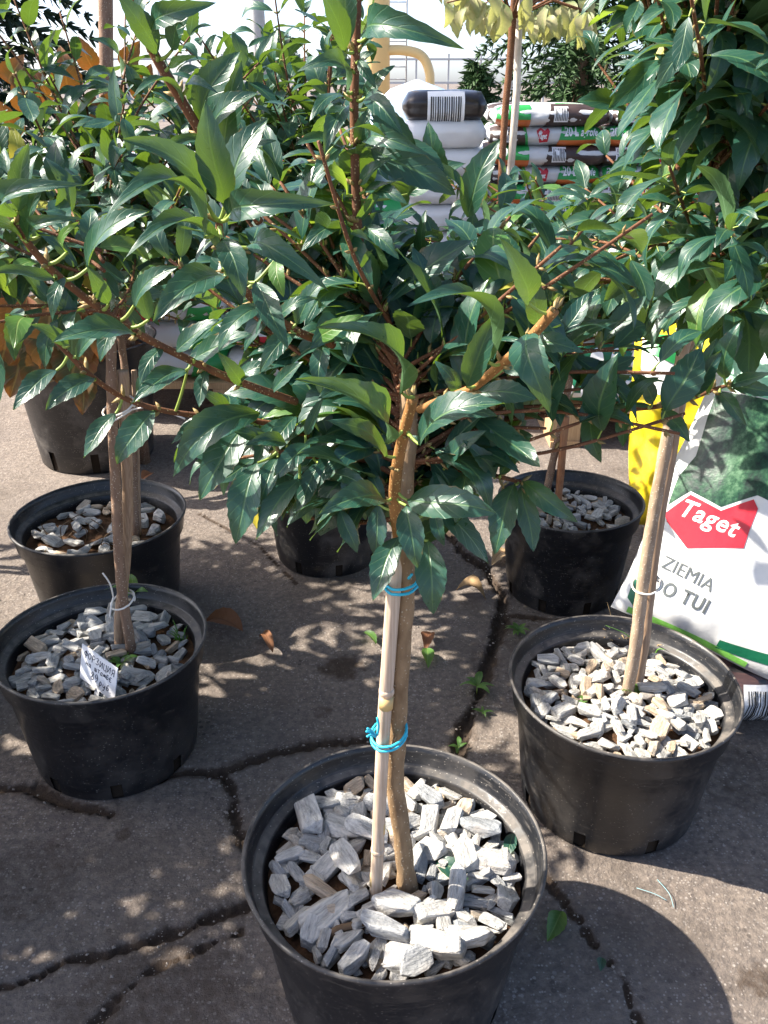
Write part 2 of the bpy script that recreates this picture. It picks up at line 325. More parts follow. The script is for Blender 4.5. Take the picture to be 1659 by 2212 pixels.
# ------------------------------------------------------------------ the ground: one sheet, cracked and worn near by
cracks = []   # (polyline, half width, depth)
def crack(px, w, d): cracks.append(([PZ(x, y) for x, y in px], w, d))
crack([(330, 1690), (400, 1668), (470, 1672), (530, 1650), (590, 1628), (650, 1615), (760, 1600), (860, 1590)], 0.011, 0.011)
crack([(480, 1672), (505, 1710), (503, 1760), (520, 1810), (560, 1880)], 0.008, 0.009)
crack([(-60, 2150), (60, 2120), (150, 2072), (230, 2062), (320, 2030), (400, 2010), (470, 1978), (560, 1945), (640, 1930)], 0.010, 0.012)
crack([(210, 2212), (270, 2140), (330, 2090), (420, 2060), (520, 2010)], 0.007, 0.008)
crack([(965, 1150), (1000, 1195), (1050, 1230), (1085, 1285), (1088, 1340), (1060, 1420), (1035, 1500), (1005, 1570), (985, 1640), (960, 1720)], 0.017, 0.013)
crack([(1060, 1400), (1075, 1330), (1130, 1330), (1250, 1345), (1340, 1355)], 0.010, 0.008)
crack([(1180, 1890), (1205, 1935), (1245, 1985), (1290, 2050), (1320, 2085), (1352, 2125), (1360, 2165), (1390, 2230)], 0.0042, 0.006)
crack([(-80, 1710), (60, 1700), (150, 1740), (240, 1760)], 0.012, 0.01)
crack([(430, 1110), (560, 1180), (640, 1260)], 0.003, 0.005)
crack([(1060, 1250), (1000, 1110), (960, 1060)], 0.006, 0.006)
blots = [(PZ(738, 1440), 0.05, 0.5), (PZ(575, 1385), 0.02, 0.3), (PZ(270, 1800), 0.02, 0.4), (PZ(1600, 1680), 0.10, 0.28), (PZ(60, 1900), 0.10, 0.3), (PZ(330, 2180), 0.14, 0.35), (PZ(1130, 1400), 0.05, 0.35), (PZ(690, 1540), 0.02, 0.35), (PZ(1640, 2120), 0.03, 0.4)]
def seg_d(p, a, b):
    ab = b - a; t = max(0, min(1, (p - a).dot(ab) / ab.length_squared)); return (p - a - ab * t).length
boxes = [(min(q.x for q in l) - 0.09, max(q.x for q in l) + 0.09, min(q.y for q in l) - 0.09, max(q.y for q in l) + 0.09) for l, w, d in cracks]
def axis(lo, hi, step, far):
    a = []; x = lo
    while x <= hi: a.append(x); x += step
    st = step; x = lo; left = []
    while x > -far: st *= 1.35; x -= st; left.append(x)
    st = step; x = a[-1]; right = []
    while x < far: st *= 1.35; x += st; right.append(x)
    return left[::-1] + a + right
gx = axis(-1.0, 1.0, 0.0068, 900); gy = axis(0.45, 2.2, 0.0068, 900)
gv = []; gd = []
for y in gy:
    for x in gx:
        z = 0.0; dirt = 0.0
        if -1.6 < x < 1.6 and 0.2 < y < 4:
            p = Vector((x, y, 0)); q3 = Vector((x, y, 0))
            z = 0.0035 * noise.noise(q3 * 3) + 0.0016 * noise.noise(q3 * 21) + 0.0012 * noise.noise(q3 * 55)
            if -1.05 < x < 1.05 and 0.4 < y < 2.25:
                wob = noise.noise(q3 * 30) * 0.008 + noise.noise(q3 * 85) * 0.006; wd = 0.75 + 0.6 * noise.noise(q3 * 9)
                for (l, w, d), bx in zip(cracks, boxes):
                    if bx[0] < x < bx[1] and bx[2] < y < bx[3]:
                        ds = min(seg_d(p, l[i], l[i + 1]) for i in range(len(l) - 1)) + (wob if w > 0.004 else wob * 0.25)
                        ww = w * 0.85 * max(0.35, wd); k = max(0.0, min(1.0, (1.25 - ds / ww) * 2.2)); z -= d * 1.25 * k; dirt = max(dirt, k, 0.45 * math.exp(-(ds / (ww * 3.2)) ** 2))
                for c0, r0, a0 in blots:
                    dd = (p - c0).length + wob * 2.2
                    if dd < r0 * 1.3: dirt = max(dirt, a0 * max(0, min(1, (1.3 - dd / r0) * 1.6)))
        gv.append((x, y, z)); gd.append(dirt)
W = len(gx); gf = [(j * W + i, j * W + i + 1, (j + 1) * W + i + 1, (j + 1) * W + i) for j in range(len(gy) - 1) for i in range(W - 1)]
gm = bpy.data.meshes.new('ground'); gm.from_pydata(gv, [], gf); gm.materials.append(M['ground'])
at = gm.attributes.new('dirt', 'FLOAT', 'POINT'); at.data.foreach_set('value', gd)
gm.polygons.foreach_set('use_smooth', [True] * len(gf)); gm.update()
ground = link('ground', gm); ground['kind'] = 'structure'

# ------------------------------------------------------------------ leaf meshes (blade of unit length along +Y, upper face +Z)
def leaf_mesh(name, mats, hw, arch, fold, twist, curl, seg=16, serr=1.0, shape=0.8, sd=0):
    rnd = random.Random(sd); vs_, fs, uvs = [], [], []
    for i in range(seg + 1):
        t = i / seg
        w = hw * (math.sin(math.pi * min(1, t ** shape)) ** 0.82 if 0 < t < 1 else 0.0)
        tooth = serr * 0.10 * ((i % 2) - 0.5) * min(1, max(0, (t - 0.25) * 3)) if 0 < i < seg else 0
        zc = arch * 4 * t * (1 - t) * 0.25 + curl * (max(0, t - 0.6) ** 2) * -1.2
        lat = 0.03 * math.sin(3.1 * t + sd)
        for k, s_ in enumerate((-1, -0.55, 0, 0.55, 1)):
            ww = w * (1 + (tooth if abs(s_) == 1 else 0)); tw = twist * (t - 0.3)
            x = s_ * ww; z = abs(s_) ** 1.2 * ww * fold + 0.018 * math.sin(9 * t + 2 * s_ + sd) * abs(s_)
            xr = x * math.cos(tw) - z * math.sin(tw); zr = x * math.sin(tw) + z * math.cos(tw)
            vs_.append((xr + lat * math.sin(math.pi * t), t, zc + zr)); uvs.append((0.5 + 0.5 * s_, t))
    for i in range(seg):
        for k in range(4): a = i * 5 + k; fs.append((a, a + 1, a + 6, a + 5))
    me = bpy.data.meshes.new(name); me.from_pydata(vs_, [], fs); ul = me.uv_layers.new(name='UVMap')
    for l in me.loops: ul.data[l.index].uv = uvs[l.vertex_index]
    for m_ in mats: me.materials.append(m_)
    me.polygons.foreach_set('use_smooth', [True] * len(fs)); me.update(); return me
LV = []
rl = random.Random(3)
for i in range(22):
    LV.append(leaf_mesh('leaf_blade', [M['leaf']], 0.168 + 0.06 * rl.random(), rl.uniform(0.0, 0.95), rl.uniform(0.02, 0.32), rl.uniform(-0.6, 0.6), rl.uniform(-0.3, 0.6), sd=i, shape=rl.uniform(0.78, 0.95)))
LFLAT = [leaf_mesh('leaf_blade', [M['leaf']], 0.185 + 0.015 * i, 0.35 + 0.2 * i, 0.28, 0.35 * (i - 1), 0.1, sd=20 + i, shape=0.85) for i in range(3)]
LARCH = [leaf_mesh('leaf_blade', [M['leaf']], 0.18 + 0.015 * i, 1.0 + 0.25 * i, 0.35, 0.4 * (i - 1), 0.3, sd=30 + i, shape=0.85) for i in range(3)]
def recol(ms, m_):
    out = []
    for me in ms: c = me.copy(); c.materials.clear(); c.materials.append(m_); out.append(c)
    return out
LYOUNG = recol(LV[:4], M['leaf_young']); LYEL = recol(LV[:3], M['leaf_yellow'])
LAUT = [leaf_mesh('leaf_blade', [M['leaf_autumn']], 0.30 + 0.03 * i, 0.3 + 0.3 * i, 0.3, 0.3 * (i - 1), 0.4, sd=40 + i, shape=0.75, seg=14) for i in range(3)]
LVAR = [leaf_mesh('leaf_blade', [M['leaf_varieg']], 0.20 + 0.03 * i, 0.3 + 0.3 * i, 0.3, 0.5 * (i - 1), 0.5, sd=50 + i, shape=0.85, seg=12, serr=1.6) for i in range(3)]
def put_leaf(me, base, tip, nrm, parent, off, name='leaf', wid=1.0):
    d = tip - base; L = d.length; y = d / L; z = nrm - y * nrm.dot(y)
    if z.length < 1e-4: z = y.orthogonal()
    z.normalize(); x = y.cross(z)
    o = link(name, me, parent); b = base - off
    o.matrix_basis = Matrix(((x.x * L * wid, y.x * L, z.x * L, b.x), (x.y * L * wid, y.y * L, z.y * L, b.y), (x.z * L * wid, y.z * L, z.z * L, b.z), (0, 0, 0, 1)))
    return o
CAM = Vector((0, 0, HC))

# ------------------------------------------------------------------ shoots: twig with buds and petioles, leaves as its children
def buds(mb, p, t, rnd, n=3, s=1.0):
    a = t.orthogonal().normalized(); b = t.cross(a)
    for k in range(n):
        an = rnd.uniform(0, 6.28); d = (a * math.cos(an) + b * math.sin(an)) + t * 0.8
        mb.cone(p + (a * math.cos(an) + b * math.sin(an)) * 0.002 * s, d, rnd.uniform(0.006, 0.011) * s, 0.0018 * s, mi=1)
def shoot(root, L0, path, r0, r1, rnd, leaf_len, start=0.15, spacing=0.04, droop=0.3, outw=0.7, twig='twig', keep=None, count=999, upr=0.0, bud=2, petioles=()):
    """path: points from the trunk outward. Opposite leaves at every node, each pair turned a quarter."""
    pts = spline(path, 5); k = len(pts); mb = MB()
    mb.tube(pts, [lerp(r0, r1, i / (k - 1)) * (1 + 0.06 * math.sin(i * 2.3)) for i in range(k)], 7, 0)
    leaves = []
    tot = sum((pts[i + 1] - pts[i]).length for i in range(k - 1)); s = tot * start; acc = 0; node = 0; ph = rnd.uniform(0, 3.14)
    for i in range(k - 1):
        sl = (pts[i + 1] - pts[i]).length
        while acc + sl >= s and s <= tot:
            p = pts[i].lerp(pts[i + 1], (s - acc) / sl); t = (pts[i + 1] - pts[i]).normalized(); fr = s / tot
            a = t.cross(UP); a = a.normalized() if a.length > 0.05 else t.orthogonal().normalized(); b = a.cross(t)
            if bud: buds(mb, p, t, rnd, bud)
            for sg in (0, math.pi):
                an = ph + node * math.pi / 2 + sg + rnd.uniform(-0.35, 0.35)
                side = a * math.cos(an) + b * math.sin(an)
                d = (side * rnd.uniform(0.75, 1.0) + t * rnd.uniform(0.35, 0.9) * outw + UP * (upr - droop * rnd.uniform(0.3, 1.5))).normalized()
                Ln = leaf_len * rnd.uniform(0.68, 1.15) * (1.0 - 0.30 * max(0, fr - 0.6) / 0.4)
                base = p + (side + t * 0.6).normalized() * rnd.uniform(0.008, 0.014); tip = base + d * Ln
                if len(leaves) >= count or (keep and not keep(base, tip)): continue
                n = (UP * 0.9 + side * 0.25 + Vector((rnd.uniform(-.45, .45), rnd.uniform(-.6, .25), rnd.uniform(-.2, .4))))
                leaves.append((base, tip, n, rnd.random())); mb.tube([p, p.lerp(base, 0.5) + UP * 0.001, base], [0.0013, 0.001, 0.0008], 4, 2, False)
            node += 1; s += spacing * rnd.uniform(0.75, 1.3)
        acc += sl
    # closing pair at the tip
    t = (pts[-1] - pts[-2]).normalized()
    for sg in (-1, 1):
        if spacing > 1: break
        side = t.orthogonal().normalized() * sg; base = pts[-1]; tip = base + (t + side * 0.45).normalized() * leaf_len * rnd.uniform(0.45, 0.75)
        if not keep or keep(base, tip): leaves.append((base, tip, UP - t * 0.5 + side * -0.6 + Vector((0, -0.2, 0)), rnd.random()))
    for a_, b_ in petioles: mb.tube(spline([a_, a_.lerp(b_, 0.5) + (b_ - a_).cross(Vector((0, 1, 0))) * 0.12, b_], 3), [0.0015] * 6 + [0.0011], 5, 2, False)
    br = mb.build('branch', [M[twig], M['bud'], M['petiole']], root, L0)
    for base, tip, n, q in leaves:
        pool = LYOUNG if q < 0.07 else (LYEL if q > 0.985 else LV)
        LEAVES.setdefault(root.name, []).append(((tip - base).length / (base - CAM).length, rnd.choice(pool), base, tip, n, br, rnd.uniform(0.85, 1.12)))
    return br
LEAVES = {}
MAXOBJ = {}
def realize(root, L0):
    lst = sorted(LEAVES.pop(root.name, []), key=lambda l: -l[0]); cap = MAXOBJ.get(root.name, 285)
    for sc_, me, base, tip, n, br, wid in lst[:cap]: put_leaf(me, base, tip, n, br, L0, wid=wid)
    if lst[cap:]:
        vs_, fs, uvs = [], [], []
        for sc_, me, base, tip, n, br, wid in lst[cap:]:
            d = tip - base; L = d.length; y = d / L; z = n - y * n.dot(y)
            if z.length < 1e-4: z = y.orthogonal()
            z.normalize(); x = y.cross(z); b = len(vs_)
            for v in me.vertices: vs_.append(base - L0 + x * (v.co.x * L * wid) + y * (v.co.y * L) + z * (v.co.z * L))
            fs += [tuple(b + i for i in p.vertices) for p in me.polygons]; ul = me.uv_layers[0].data; uvs += [tuple(u.uv) for u in ul]
        me2 = bpy.data.meshes.new('foliage'); me2.from_pydata(vs_, [], fs); u2 = me2.uv_layers.new(name='UVMap'); u2.data.foreach_set('uv', [c for u in uvs for c in u]); me2.materials.append(M['leaf'])
        me2.polygons.foreach_set('use_smooth', [True] * len(fs)); me2.update(); fo_ = link('foliage', me2, root); fo_['kind'] = 'stuff'
def crown(root, L0, axis_pts, rnd, n, z_dir, length, leaf_len, keep=None, nleaf=16, az=None, droop=0.35, r0=0.0045):
    for i in range(n):
        t = rnd.random(); p = axis_pts[0].lerp(axis_pts[1], t)
        a = (az[0] + (az[1] - az[0]) * rnd.random()) if az else i * 2.39996 + rnd.uniform(-.4, .4)
        el = R(lerp(z_dir[0], z_dir[1], t) + rnd.uniform(-14, 14)); ln = length * rnd.uniform(0.7, 1.15) * (1 - 0.35 * t * 0)
        d = Vector((math.cos(a) * math.cos(el), math.sin(a) * math.cos(el), math.sin(el)))
        p1 = p + d * ln * 0.5 + UP * rnd.uniform(-.01, .02); p2 = p1 + (d + UP * rnd.uniform(-0.25, 0.35) + Vector((rnd.uniform(-.2, .2), rnd.uniform(-.2, .2), 0))).normalized() * ln * 0.5
        if keep and not keep(p2, p2): continue
        shoot(root, L0, [p, p1, p2], r0, 0.0016, rnd, leaf_len, 0.14, leaf_len * 0.42, droop=droop, keep=keep, count=nleaf)

# ------------------------------------------------------------------ pots
PROF = {}
def pot(root, L0, D, H, m_='pot', seed=0, collar=0.22, taper=0.79, slots=True):
    """lathe: outer wall with a wider collar, rolled rim, inner wall with a ledge; drainage slots cut round the foot"""
    rnd = random.Random(seed); n = 96; Rr = D / 2; key = (D, H, m_, collar)
    hc = H * (1 - collar); rb = Rr * taper; rc = lerp(rb, Rr * 0.945, hc / H)
    out = [(rb * 0.97, 0.0), (rb, 0.006), (lerp(rb, rc, 0.19), hc * 0.19), (lerp(rb, rc, 0.2), hc * 0.2), (rc, hc), (rc + 0.0075, hc + 0.006), (Rr - 0.004, H - 0.010), (Rr, H - 0.007), (Rr + 0.001, H - 0.003), (Rr - 0.001, H)]
    hl = H - 0.030; inn = [(Rr - 0.004, H - 0.001), (Rr - 0.006, H - 0.010), (Rr - 0.010, hl + 0.003), (Rr - 0.012, hl), (Rr - 0.022, hl - 0.003), (Rr - 0.024, hl - 0.007), (Rr - 0.030, hl - 0.05), (rb - 0.012, 0.01), (0.001, 0.008)]
    prof = out + inn; mb = MB()
    for r_, z_ in prof:
        for j in range(n):
            an = 2 * math.pi * j / n; wv = 1 + 0.012 * math.sin(an * 2 + seed) * (z_ / H) + 0.003 * math.sin(an * 3 + seed * 2)
            mb.v.append(L0 + Vector((math.cos(an) * r_ * wv, math.sin(an) * r_ * wv, z_ + 0.001 * math.sin(an * 2 + seed * 3) * (z_ / H))))
    for i in range(len(prof) - 1):
        for j in range(n):
            if slots and i in (1, 2) and j % 12 in (3, 4): continue
            mb.f.append((i * n + j, i * n + (j + 1) % n, (i + 1) * n + (j + 1) % n, (i + 1) * n + j)); mb.m.append(0)
    po = mb.build('pot', [M[m_]], root, L0)
    if slots:
        for j in range(n):
            if j % 12 == 3:
                an = 2 * math.pi * (j + 1) / n; x = Vector((-math.sin(an), math.cos(an), 0)); y = Vector((math.cos(an), math.sin(an), 0)); q = MB()
                q.box(L0 + y * (rb - 0.009) + UP * (hc * 0.10 + 0.003), (0.030, 0.010, hc * 0.2), 0, (x, y, UP)); q.build('drain_slot', M['hole'], po, L0, False)
    return po, Rr - 0.0265
STONES = []
def stone_mesh(sd):
    rnd = random.Random(sd); bm = bmesh.new(); ax = (1.0, rnd.uniform(0.34, 0.68), rnd.uniform(0.22, 0.40))
    for i in range(24):
        v = Vector((rnd.gauss(0, 1), rnd.gauss(0, 1), rnd.gauss(0, 1))).normalized()
        v = Vector([math.copysign(abs(c) ** 0.6, c) for c in v]); v *= rnd.uniform(0.8, 1.05)
        if rnd.random() < 0.5: v.z = math.copysign(0.8, v.z)
        bm.verts.new((v.x * ax[0] * 0.5, v.y * ax[1] * 0.5, v.z * ax[2] * 0.5))
    r = bmesh.ops.convex_hull(bm, input=bm.verts); bmesh.ops.delete(bm, geom=list({g for g in r['geom_interior'] + r['geom_unused'] if isinstance(g, bmesh.types.BMVert) and g.is_valid}), context='VERTS')
    bmesh.ops.bevel(bm, geom=[e for e in bm.edges], offset=0.022, segments=1, affect='EDGES', clamp_overlap=True)
    me = bpy.data.meshes.new('stone'); bm.to_mesh(me); bm.free(); me.materials.append(M['stone']); return me
STONES = [stone_mesh(100 + i) for i in range(16)]
def soil(root, L0, r, z, rnd, nstone, smin, smax, avoid=(), fill=None, mound=0.012, second=0.25):
    mb = MB(); nr, na = 14, 40
    def sz(x, y): q = Vector((x, y, L0.x)); return z + mound * (1 - (x * x + y * y) / r ** 2) + 0.007 * noise.noise(q * 22) + 0.005 * noise.noise(q * 60)
    mb.v.append(L0 + Vector((0, 0, sz(0, 0))))
    for i in range(1, nr + 1):
        for j in range(na): a = 6.28318 * j / na; x, y = math.cos(a) * r * i / nr, math.sin(a) * r * i / nr; mb.v.append(L0 + Vector((x, y, sz(x, y))))
    for j in range(na): mb.f.append((0, 1 + j, 1 + (j + 1) % na)); mb.m.append(0)
    for i in range(nr - 1):
        for j in range(na): b = 1 + i * na; mb.f.append((b + j, b + na + j, b + na + (j + 1) % na, b + (j + 1) % na)); mb.m.append(0)
    so = mb.build('soil', M['soil'], root, L0)
    got = []; tries = 0
    while len(got) < nstone and tries < nstone * 120:
        tries += 1; s = lerp(smin, smax, rnd.random() ** 1.7); rr = (r - s * 0.36) * math.sqrt(rnd.random()); a = rnd.uniform(0, 6.283); x, y = math.cos(a) * rr, math.sin(a) * rr
        if fill and not fill(x, y): continue
        if any((x - q[0]) ** 2 + (y - q[1]) ** 2 < (q[2] + s * 0.4) ** 2 for q in avoid): continue
        lvl = 0
        near = [g for g in got if (g[0] - x) ** 2 + (g[1] - y) ** 2 < ((g[2] + s) * 0.25) ** 2]
        if near:
            if rnd.random() > second * 0.5 or any(g[3] for g in near) or s > smax * 0.8: continue
            lvl = 1
        got.append((x, y, s, lvl)); me = rnd.choice(STONES); o = link('stone', me, so)
        zz = sz(x, y) + s * (0.10 + 0.22 * lvl) + 0.004
        o.matrix_basis = Matrix.Translation((x, y, zz)) @ Matrix.Rotation(rnd.uniform(0, 6.28), 4, 'Z') @ Matrix.Rotation(rnd.gauss(0, 0.2), 4, 'Y') @ Matrix.Rotation(rnd.gauss(0, 0.35), 4, 'X') @ Matrix.Diagonal((s, s * rnd.uniform(0.8, 1.1), s * rnd.uniform(0.8, 1.15), 1))
    return so, sz
def grass_tuft(root, L0, p, rnd, n, h, m_='grass', spread=0.5, name='grass_tuft'):
    mb = MB()
    for i in range(n):
        a = rnd.uniform(0, 6.28); d = Vector((math.cos(a), math.sin(a), 0)) * rnd.uniform(0.1, spread); b = p + d * 0.02
        hh = h * rnd.uniform(0.5, 1.1); pts = [b, b + d * hh * 0.3 + UP * hh * 0.6, b + d * hh * 0.95 + UP * hh * rnd.uniform(0.6, 1)]
        mb.tube(spline(pts, 3), [0.0016, 0.0015, 0.0014, 0.0012, 0.001, 0.0007, 0.0004], 4)
    return mb.build(name, M[m_], root, L0)
def loop_tie(root, L0, c, ax1, ax2, r1, r2, turns, rnd, m_, tails=(), th=0.0016, tilt=0.3):
    mb = MB(); pts = []; n = int(26 * turns)
    for i in range(n + 1):
        a = 2 * math.pi * i / 26; pts.append(c + ax1 * (math.cos(a) * r1) + ax2 * (math.sin(a) * r2) + UP * (math.sin(a + 0.7) * r1 * tilt + (i / n - 0.5) * 0.006 * turns + rnd.uniform(-.0006, .0006)))
    mb.tube(pts, th, 6)
    for t_ in tails: mb.tube(spline(t_, 4), th * 0.9, 5)
    return mb.build('tie', M[m_], root, L0)

# ================================================================== TREE A : the staked forsythia with the blue twine
GF = 'potted forsythia standards on the concrete'
LA = Vector((0.0127, 0.791, 0.0)); rA = random.Random(11)
A = thing('potted_forsythia', LA, 'forsythia standard with bamboo cane tied by bright blue twine in black pot of grey stones', 'potted tree', GF)
_, riA = pot(A, LA, 0.38, 0.246, 'pot', 1)
soA, szA = soil(A, LA, riA, 0.190, rA, 290, 0.030, 0.092, avoid=[(0.018, -0.03, 0.012), (-0.022, -0.045, 0.004)])
tb = PZ(880, 1922, 0.20)
trA = spline([tb - UP * 0.02, tb, PY(868, 1800, .764), PY(853, 1690, .765), PY(857, 1600, .765), PY(862, 1480, .764), PY(872, 1330, .762), PY(877, 1240, .76), PY(868, 1165, .758), PY(872, 1060, .775), PY(882, 930, .80), PY(880, 830, .825), PY(850, 755, .845), PY(806, 705, .86), PY(790, 640, .86)], 5)
mb = MB(); nA = len(trA); rad = [lerp(0.0118, 0.0085, i / nA) * (1 + 0.10 * math.sin(i * 1.7) * (rA.random())) for i in range(nA)]
rad[0] = 0.022; rad[1] = 0.021; rad[2] = 0.019; rad[3] = 0.0175; rad[4] = 0.016; rad[5] = 0.0145; rad[6] = 0.0135
mb.tube(trA, rad, 12); mb.build('trunk', M['bark'], A, LA)
# bamboo cane with its nodes
cb = PZ(811, 1948, 0.195)
cane = [cb - UP * 0.02, PY(815, 1850, cb.y), PY(822, 1700, cb.y + .001), PY(830, 1550, cb.y + .003), PY(838, 1440, cb.y + .004), PY(850, 1280, cb.y + .006), PY(860, 1180, cb.y + .008), PY(866, 1105, cb.y + .012)]
mb = MB(); cp_ = spline(cane, 6); mb.tube(cp_, 0.0078, 12); ca = mb.build('cane', M['bamboo'], A, LA)
for px_, py_, mt in ((816, 1836, 'bamboo'), (835, 1493, 'bamboo')):
    c0 = min(cp_, key=lambda q: (q - PY(px_, py_, cb.y)).length); c1 = PY(px_, py_, c0.y); d = (cane[3] - cane[1]).normalized()
    mb = MB(); mb.tube([c1 - d * 0.004, c1 - d * 0.0012, c1 + d * 0.0012, c1 + d * 0.004], [0.0079, 0.0087, 0.0087, 0.0079], 12); mb.build('cane_node', M[mt], ca, LA)
for ya, yb in ((1775, 1800), (1505, 1528), (1890, 1910)):
    xm = lambda y: 809 + (1948 - y) * 0.0585
    mb = MB(); mb.tube([PY(xm(ya), ya, cb.y + .001), PY(xm(yb), yb, cb.y + .001)], 0.0079, 12); mb.build('cane_band', M['bamboo_band'], ca, LA)
X1 = Vector((1, 0, 0)); Y1 = Vector((0, 1, 0))
loop_tie(A, LA, PY(840, 1586, .757), X1, Y1, 0.020, 0.020, 2.2, rA, 'twine_blue', [[PY(812, 1590, .737), PY(800, 1582, .735), PY(791, 1580, .733)], [PY(812, 1592, .737), PY(800, 1588, .73), PY(792, 1592, .728)], [PY(815, 1588, .737), PY(818, 1568, .735), PY(815, 1550, .736)], [PY(812, 1590, .737), PY(802, 1578, .735), PY(794, 1574, .73)]])
loop_tie(A, LA, PY(868, 1255, .754), X1, Y1, 0.0175, 0.018, 2.6, rA, 'twine_blue', [[PY(882, 1250, .737), PY(890, 1240, .735)]], tilt=0.15)

# hand-laid shoots of tree A: px, py, Y along the twig; leaves base -> tip
def hshoot(pts, r0, r1, leaves, twig='twig', budn=3, nodes=(), root=A, off=LA):
    rnd = random.Random(len(pts) * 31 + int(pts[0][0])); path = [PY(*p) for p in pts]; sp_ = spline(path, 5)
    pet = []; lf = []
    for l in leaves:
        bx, by, tx, ty, yb, yt = l[:6]; kind = l[6] if len(l) > 6 else 'v'; roll = l[7] if len(l) > 7 else 0.0; wid = l[8] if len(l) > 8 else 1.0
        b_ = PY(bx, by, yb); t_ = PY(tx, ty, yt); q = min(sp_, key=lambda s: (s - b_).length)
        if (q - b_).length < 0.07: pet.append((q, b_))
        roll *= 0.5; n = (CAM - b_).normalized() * 0.85 + UP * 0.35 + SUN * 0.22; vd = (b_ - CAM).normalized(); dl = t_ - b_; wid *= 0.98 * (dl - vd * dl.dot(vd)).length / dl.length; n.rotate(Matrix.Rotation(roll, 3, (t_ - b_).normalized())); lf.append((b_, t_, n, kind, wid))
    mb = MB(); k = len(sp_); mb.tube(sp_, [lerp(r0, r1, i / (k - 1)) for i in range(k)], 9)
    for j in range(1, len(path) - (0 if nodes else 0)):
        i = min(range(k), key=lambda q: (sp_[q] - path[j]).length); t = (sp_[min(i + 1, k - 1)] - sp_[max(i - 1, 0)]).normalized(); buds(mb, sp_[i], t, rnd, budn + 1, 1.15)
    for a_, b_ in pet: mb.tube(spline([a_, a_.lerp(b_, 0.5) - UP * 0.002, b_], 3), [0.0017, 0.0016, 0.0015, 0.0015, 0.0014, 0.0013, 0.0012], 6, 2, False)
    br = mb.build('branch', [M[twig], M['bud'], M['petiole']], root, off)
    for b_, t_, n, kind, wid in lf:
        pool = {'v': LV, 'f': LFLAT, 'a': LARCH, 'y': LYOUNG, 'w': LYEL}[kind]; put_leaf(rnd.choice(pool), b_, t_, n, br, off, wid=wid)
    return br
# the cut-back orange stub
hshoot([(862, 1165, .752), (852, 1085, .735), (858, 1010, .715), (872, 940, .70), (893, 858, .685)], 0.0062, 0.0048, [
    (836, 958, 645, 816, .68, .575, 'f', -0.3, .95), (868, 848, 692, 702, .665, .55, 'f', -0.3, .95), (835, 985, 712, 905, .70, .66, 'v', 0.2),
    (905, 960, 1088, 870, .68, .64, 'f', -0.3, 1.1), (886, 942, 912, 958, .69, .685, 'v', 0), (832, 1082, 688, 1110, .72, .66, 'f', 0, 1.15),
    (880, 1080, 1072, 1108, .72, .67, 'f', 0.1, 1.15), (878, 1092, 902, 1228, .715, .68, 'f', 0.2, 1.0), (862, 1160, 805, 1298, .735, .69, 'f', 0, 1.15),
    (925, 1168, 936, 1328, .74, .70, 'f', 0, 1.0), (818, 1090, 812, 1205, .75, .73, 'v', 0), (935, 1100, 960, 1180, .77, .75), (880, 1180, 1000, 1120, .78, .77)], 'twig_orange')
# orange branch to the right
hshoot([(905, 885, .74), (960, 862, .72), (1020, 838, .70), (1085, 785, .68), (1140, 735, .665), (1198, 670, .65)], 0.0038, 0.0042, [
    (1008, 835, 1078, 668, .69, .66, 'f', 0.6, .9), (1055, 783, 895, 645, .67, .60, 'a', 1.3), (1141, 655, 1082, 515, .65, .61, 'f', 0.3, 1.05),
    (1138, 722, 1186, 888, .655, .61, 'a', 0.2, 1.1), (1160, 700, 1120, 580, .68, .67, 'v', .6), (950, 880, 1075, 900, .72, .70, 'v', 0), (1030, 850, 1160, 860, .71, .69), (1085, 800, 1200, 790, .71, .70), (990, 850, 940, 780, .73, .72), (1140, 745, 1260, 760, .68, .66, 'v')], 'twig_orange')
# left shoot with the big pale leaves
hshoot([(720, 745, .80), (640, 715, .77), (555, 655, .72), (500, 585, .66), (478, 530, .635), (473, 478, .625)], 0.0042, 0.0026, [
    (486, 440, 444, 218, .62, .60, 'f', 0.15, .95), (492, 462, 578, 255, .62, .62, 'f', -0.5, 1.05), (447, 440, 268, 298, .615, .57, 'f', 0.7, .85),
    (442, 512, 232, 452, .615, .54, 'a', 0.9, .9), (503, 460, 714, 438, .615, .57, 'a', 0.9, .8), (480, 585, 272, 545, .64, .57, 'a', 1.0, .75),
    (487, 598, 330, 692, .64, .58, 'f', 0.1, 1.05), (480, 518, 528, 645, .61, .58, 'f', -0.2, 1.1), (545, 535, 702, 618, .63, .58, 'a', 0.2, .9),
    (552, 610, 622, 750, .66, .62, 'v', -.2), (596, 560, 612, 640, .70, .68, 'y', 0.2, 1.3), (640, 700, 700, 600, .76, .75), (560, 660, 470, 760, .71, .68), (640, 722, 560, 800, .76, .73), (680, 735, 780, 680, .78, .76, 'y', .5), (700, 745, 690, 850, .78, .74), (600, 690, 680, 640, .74, .73)], 'twig')
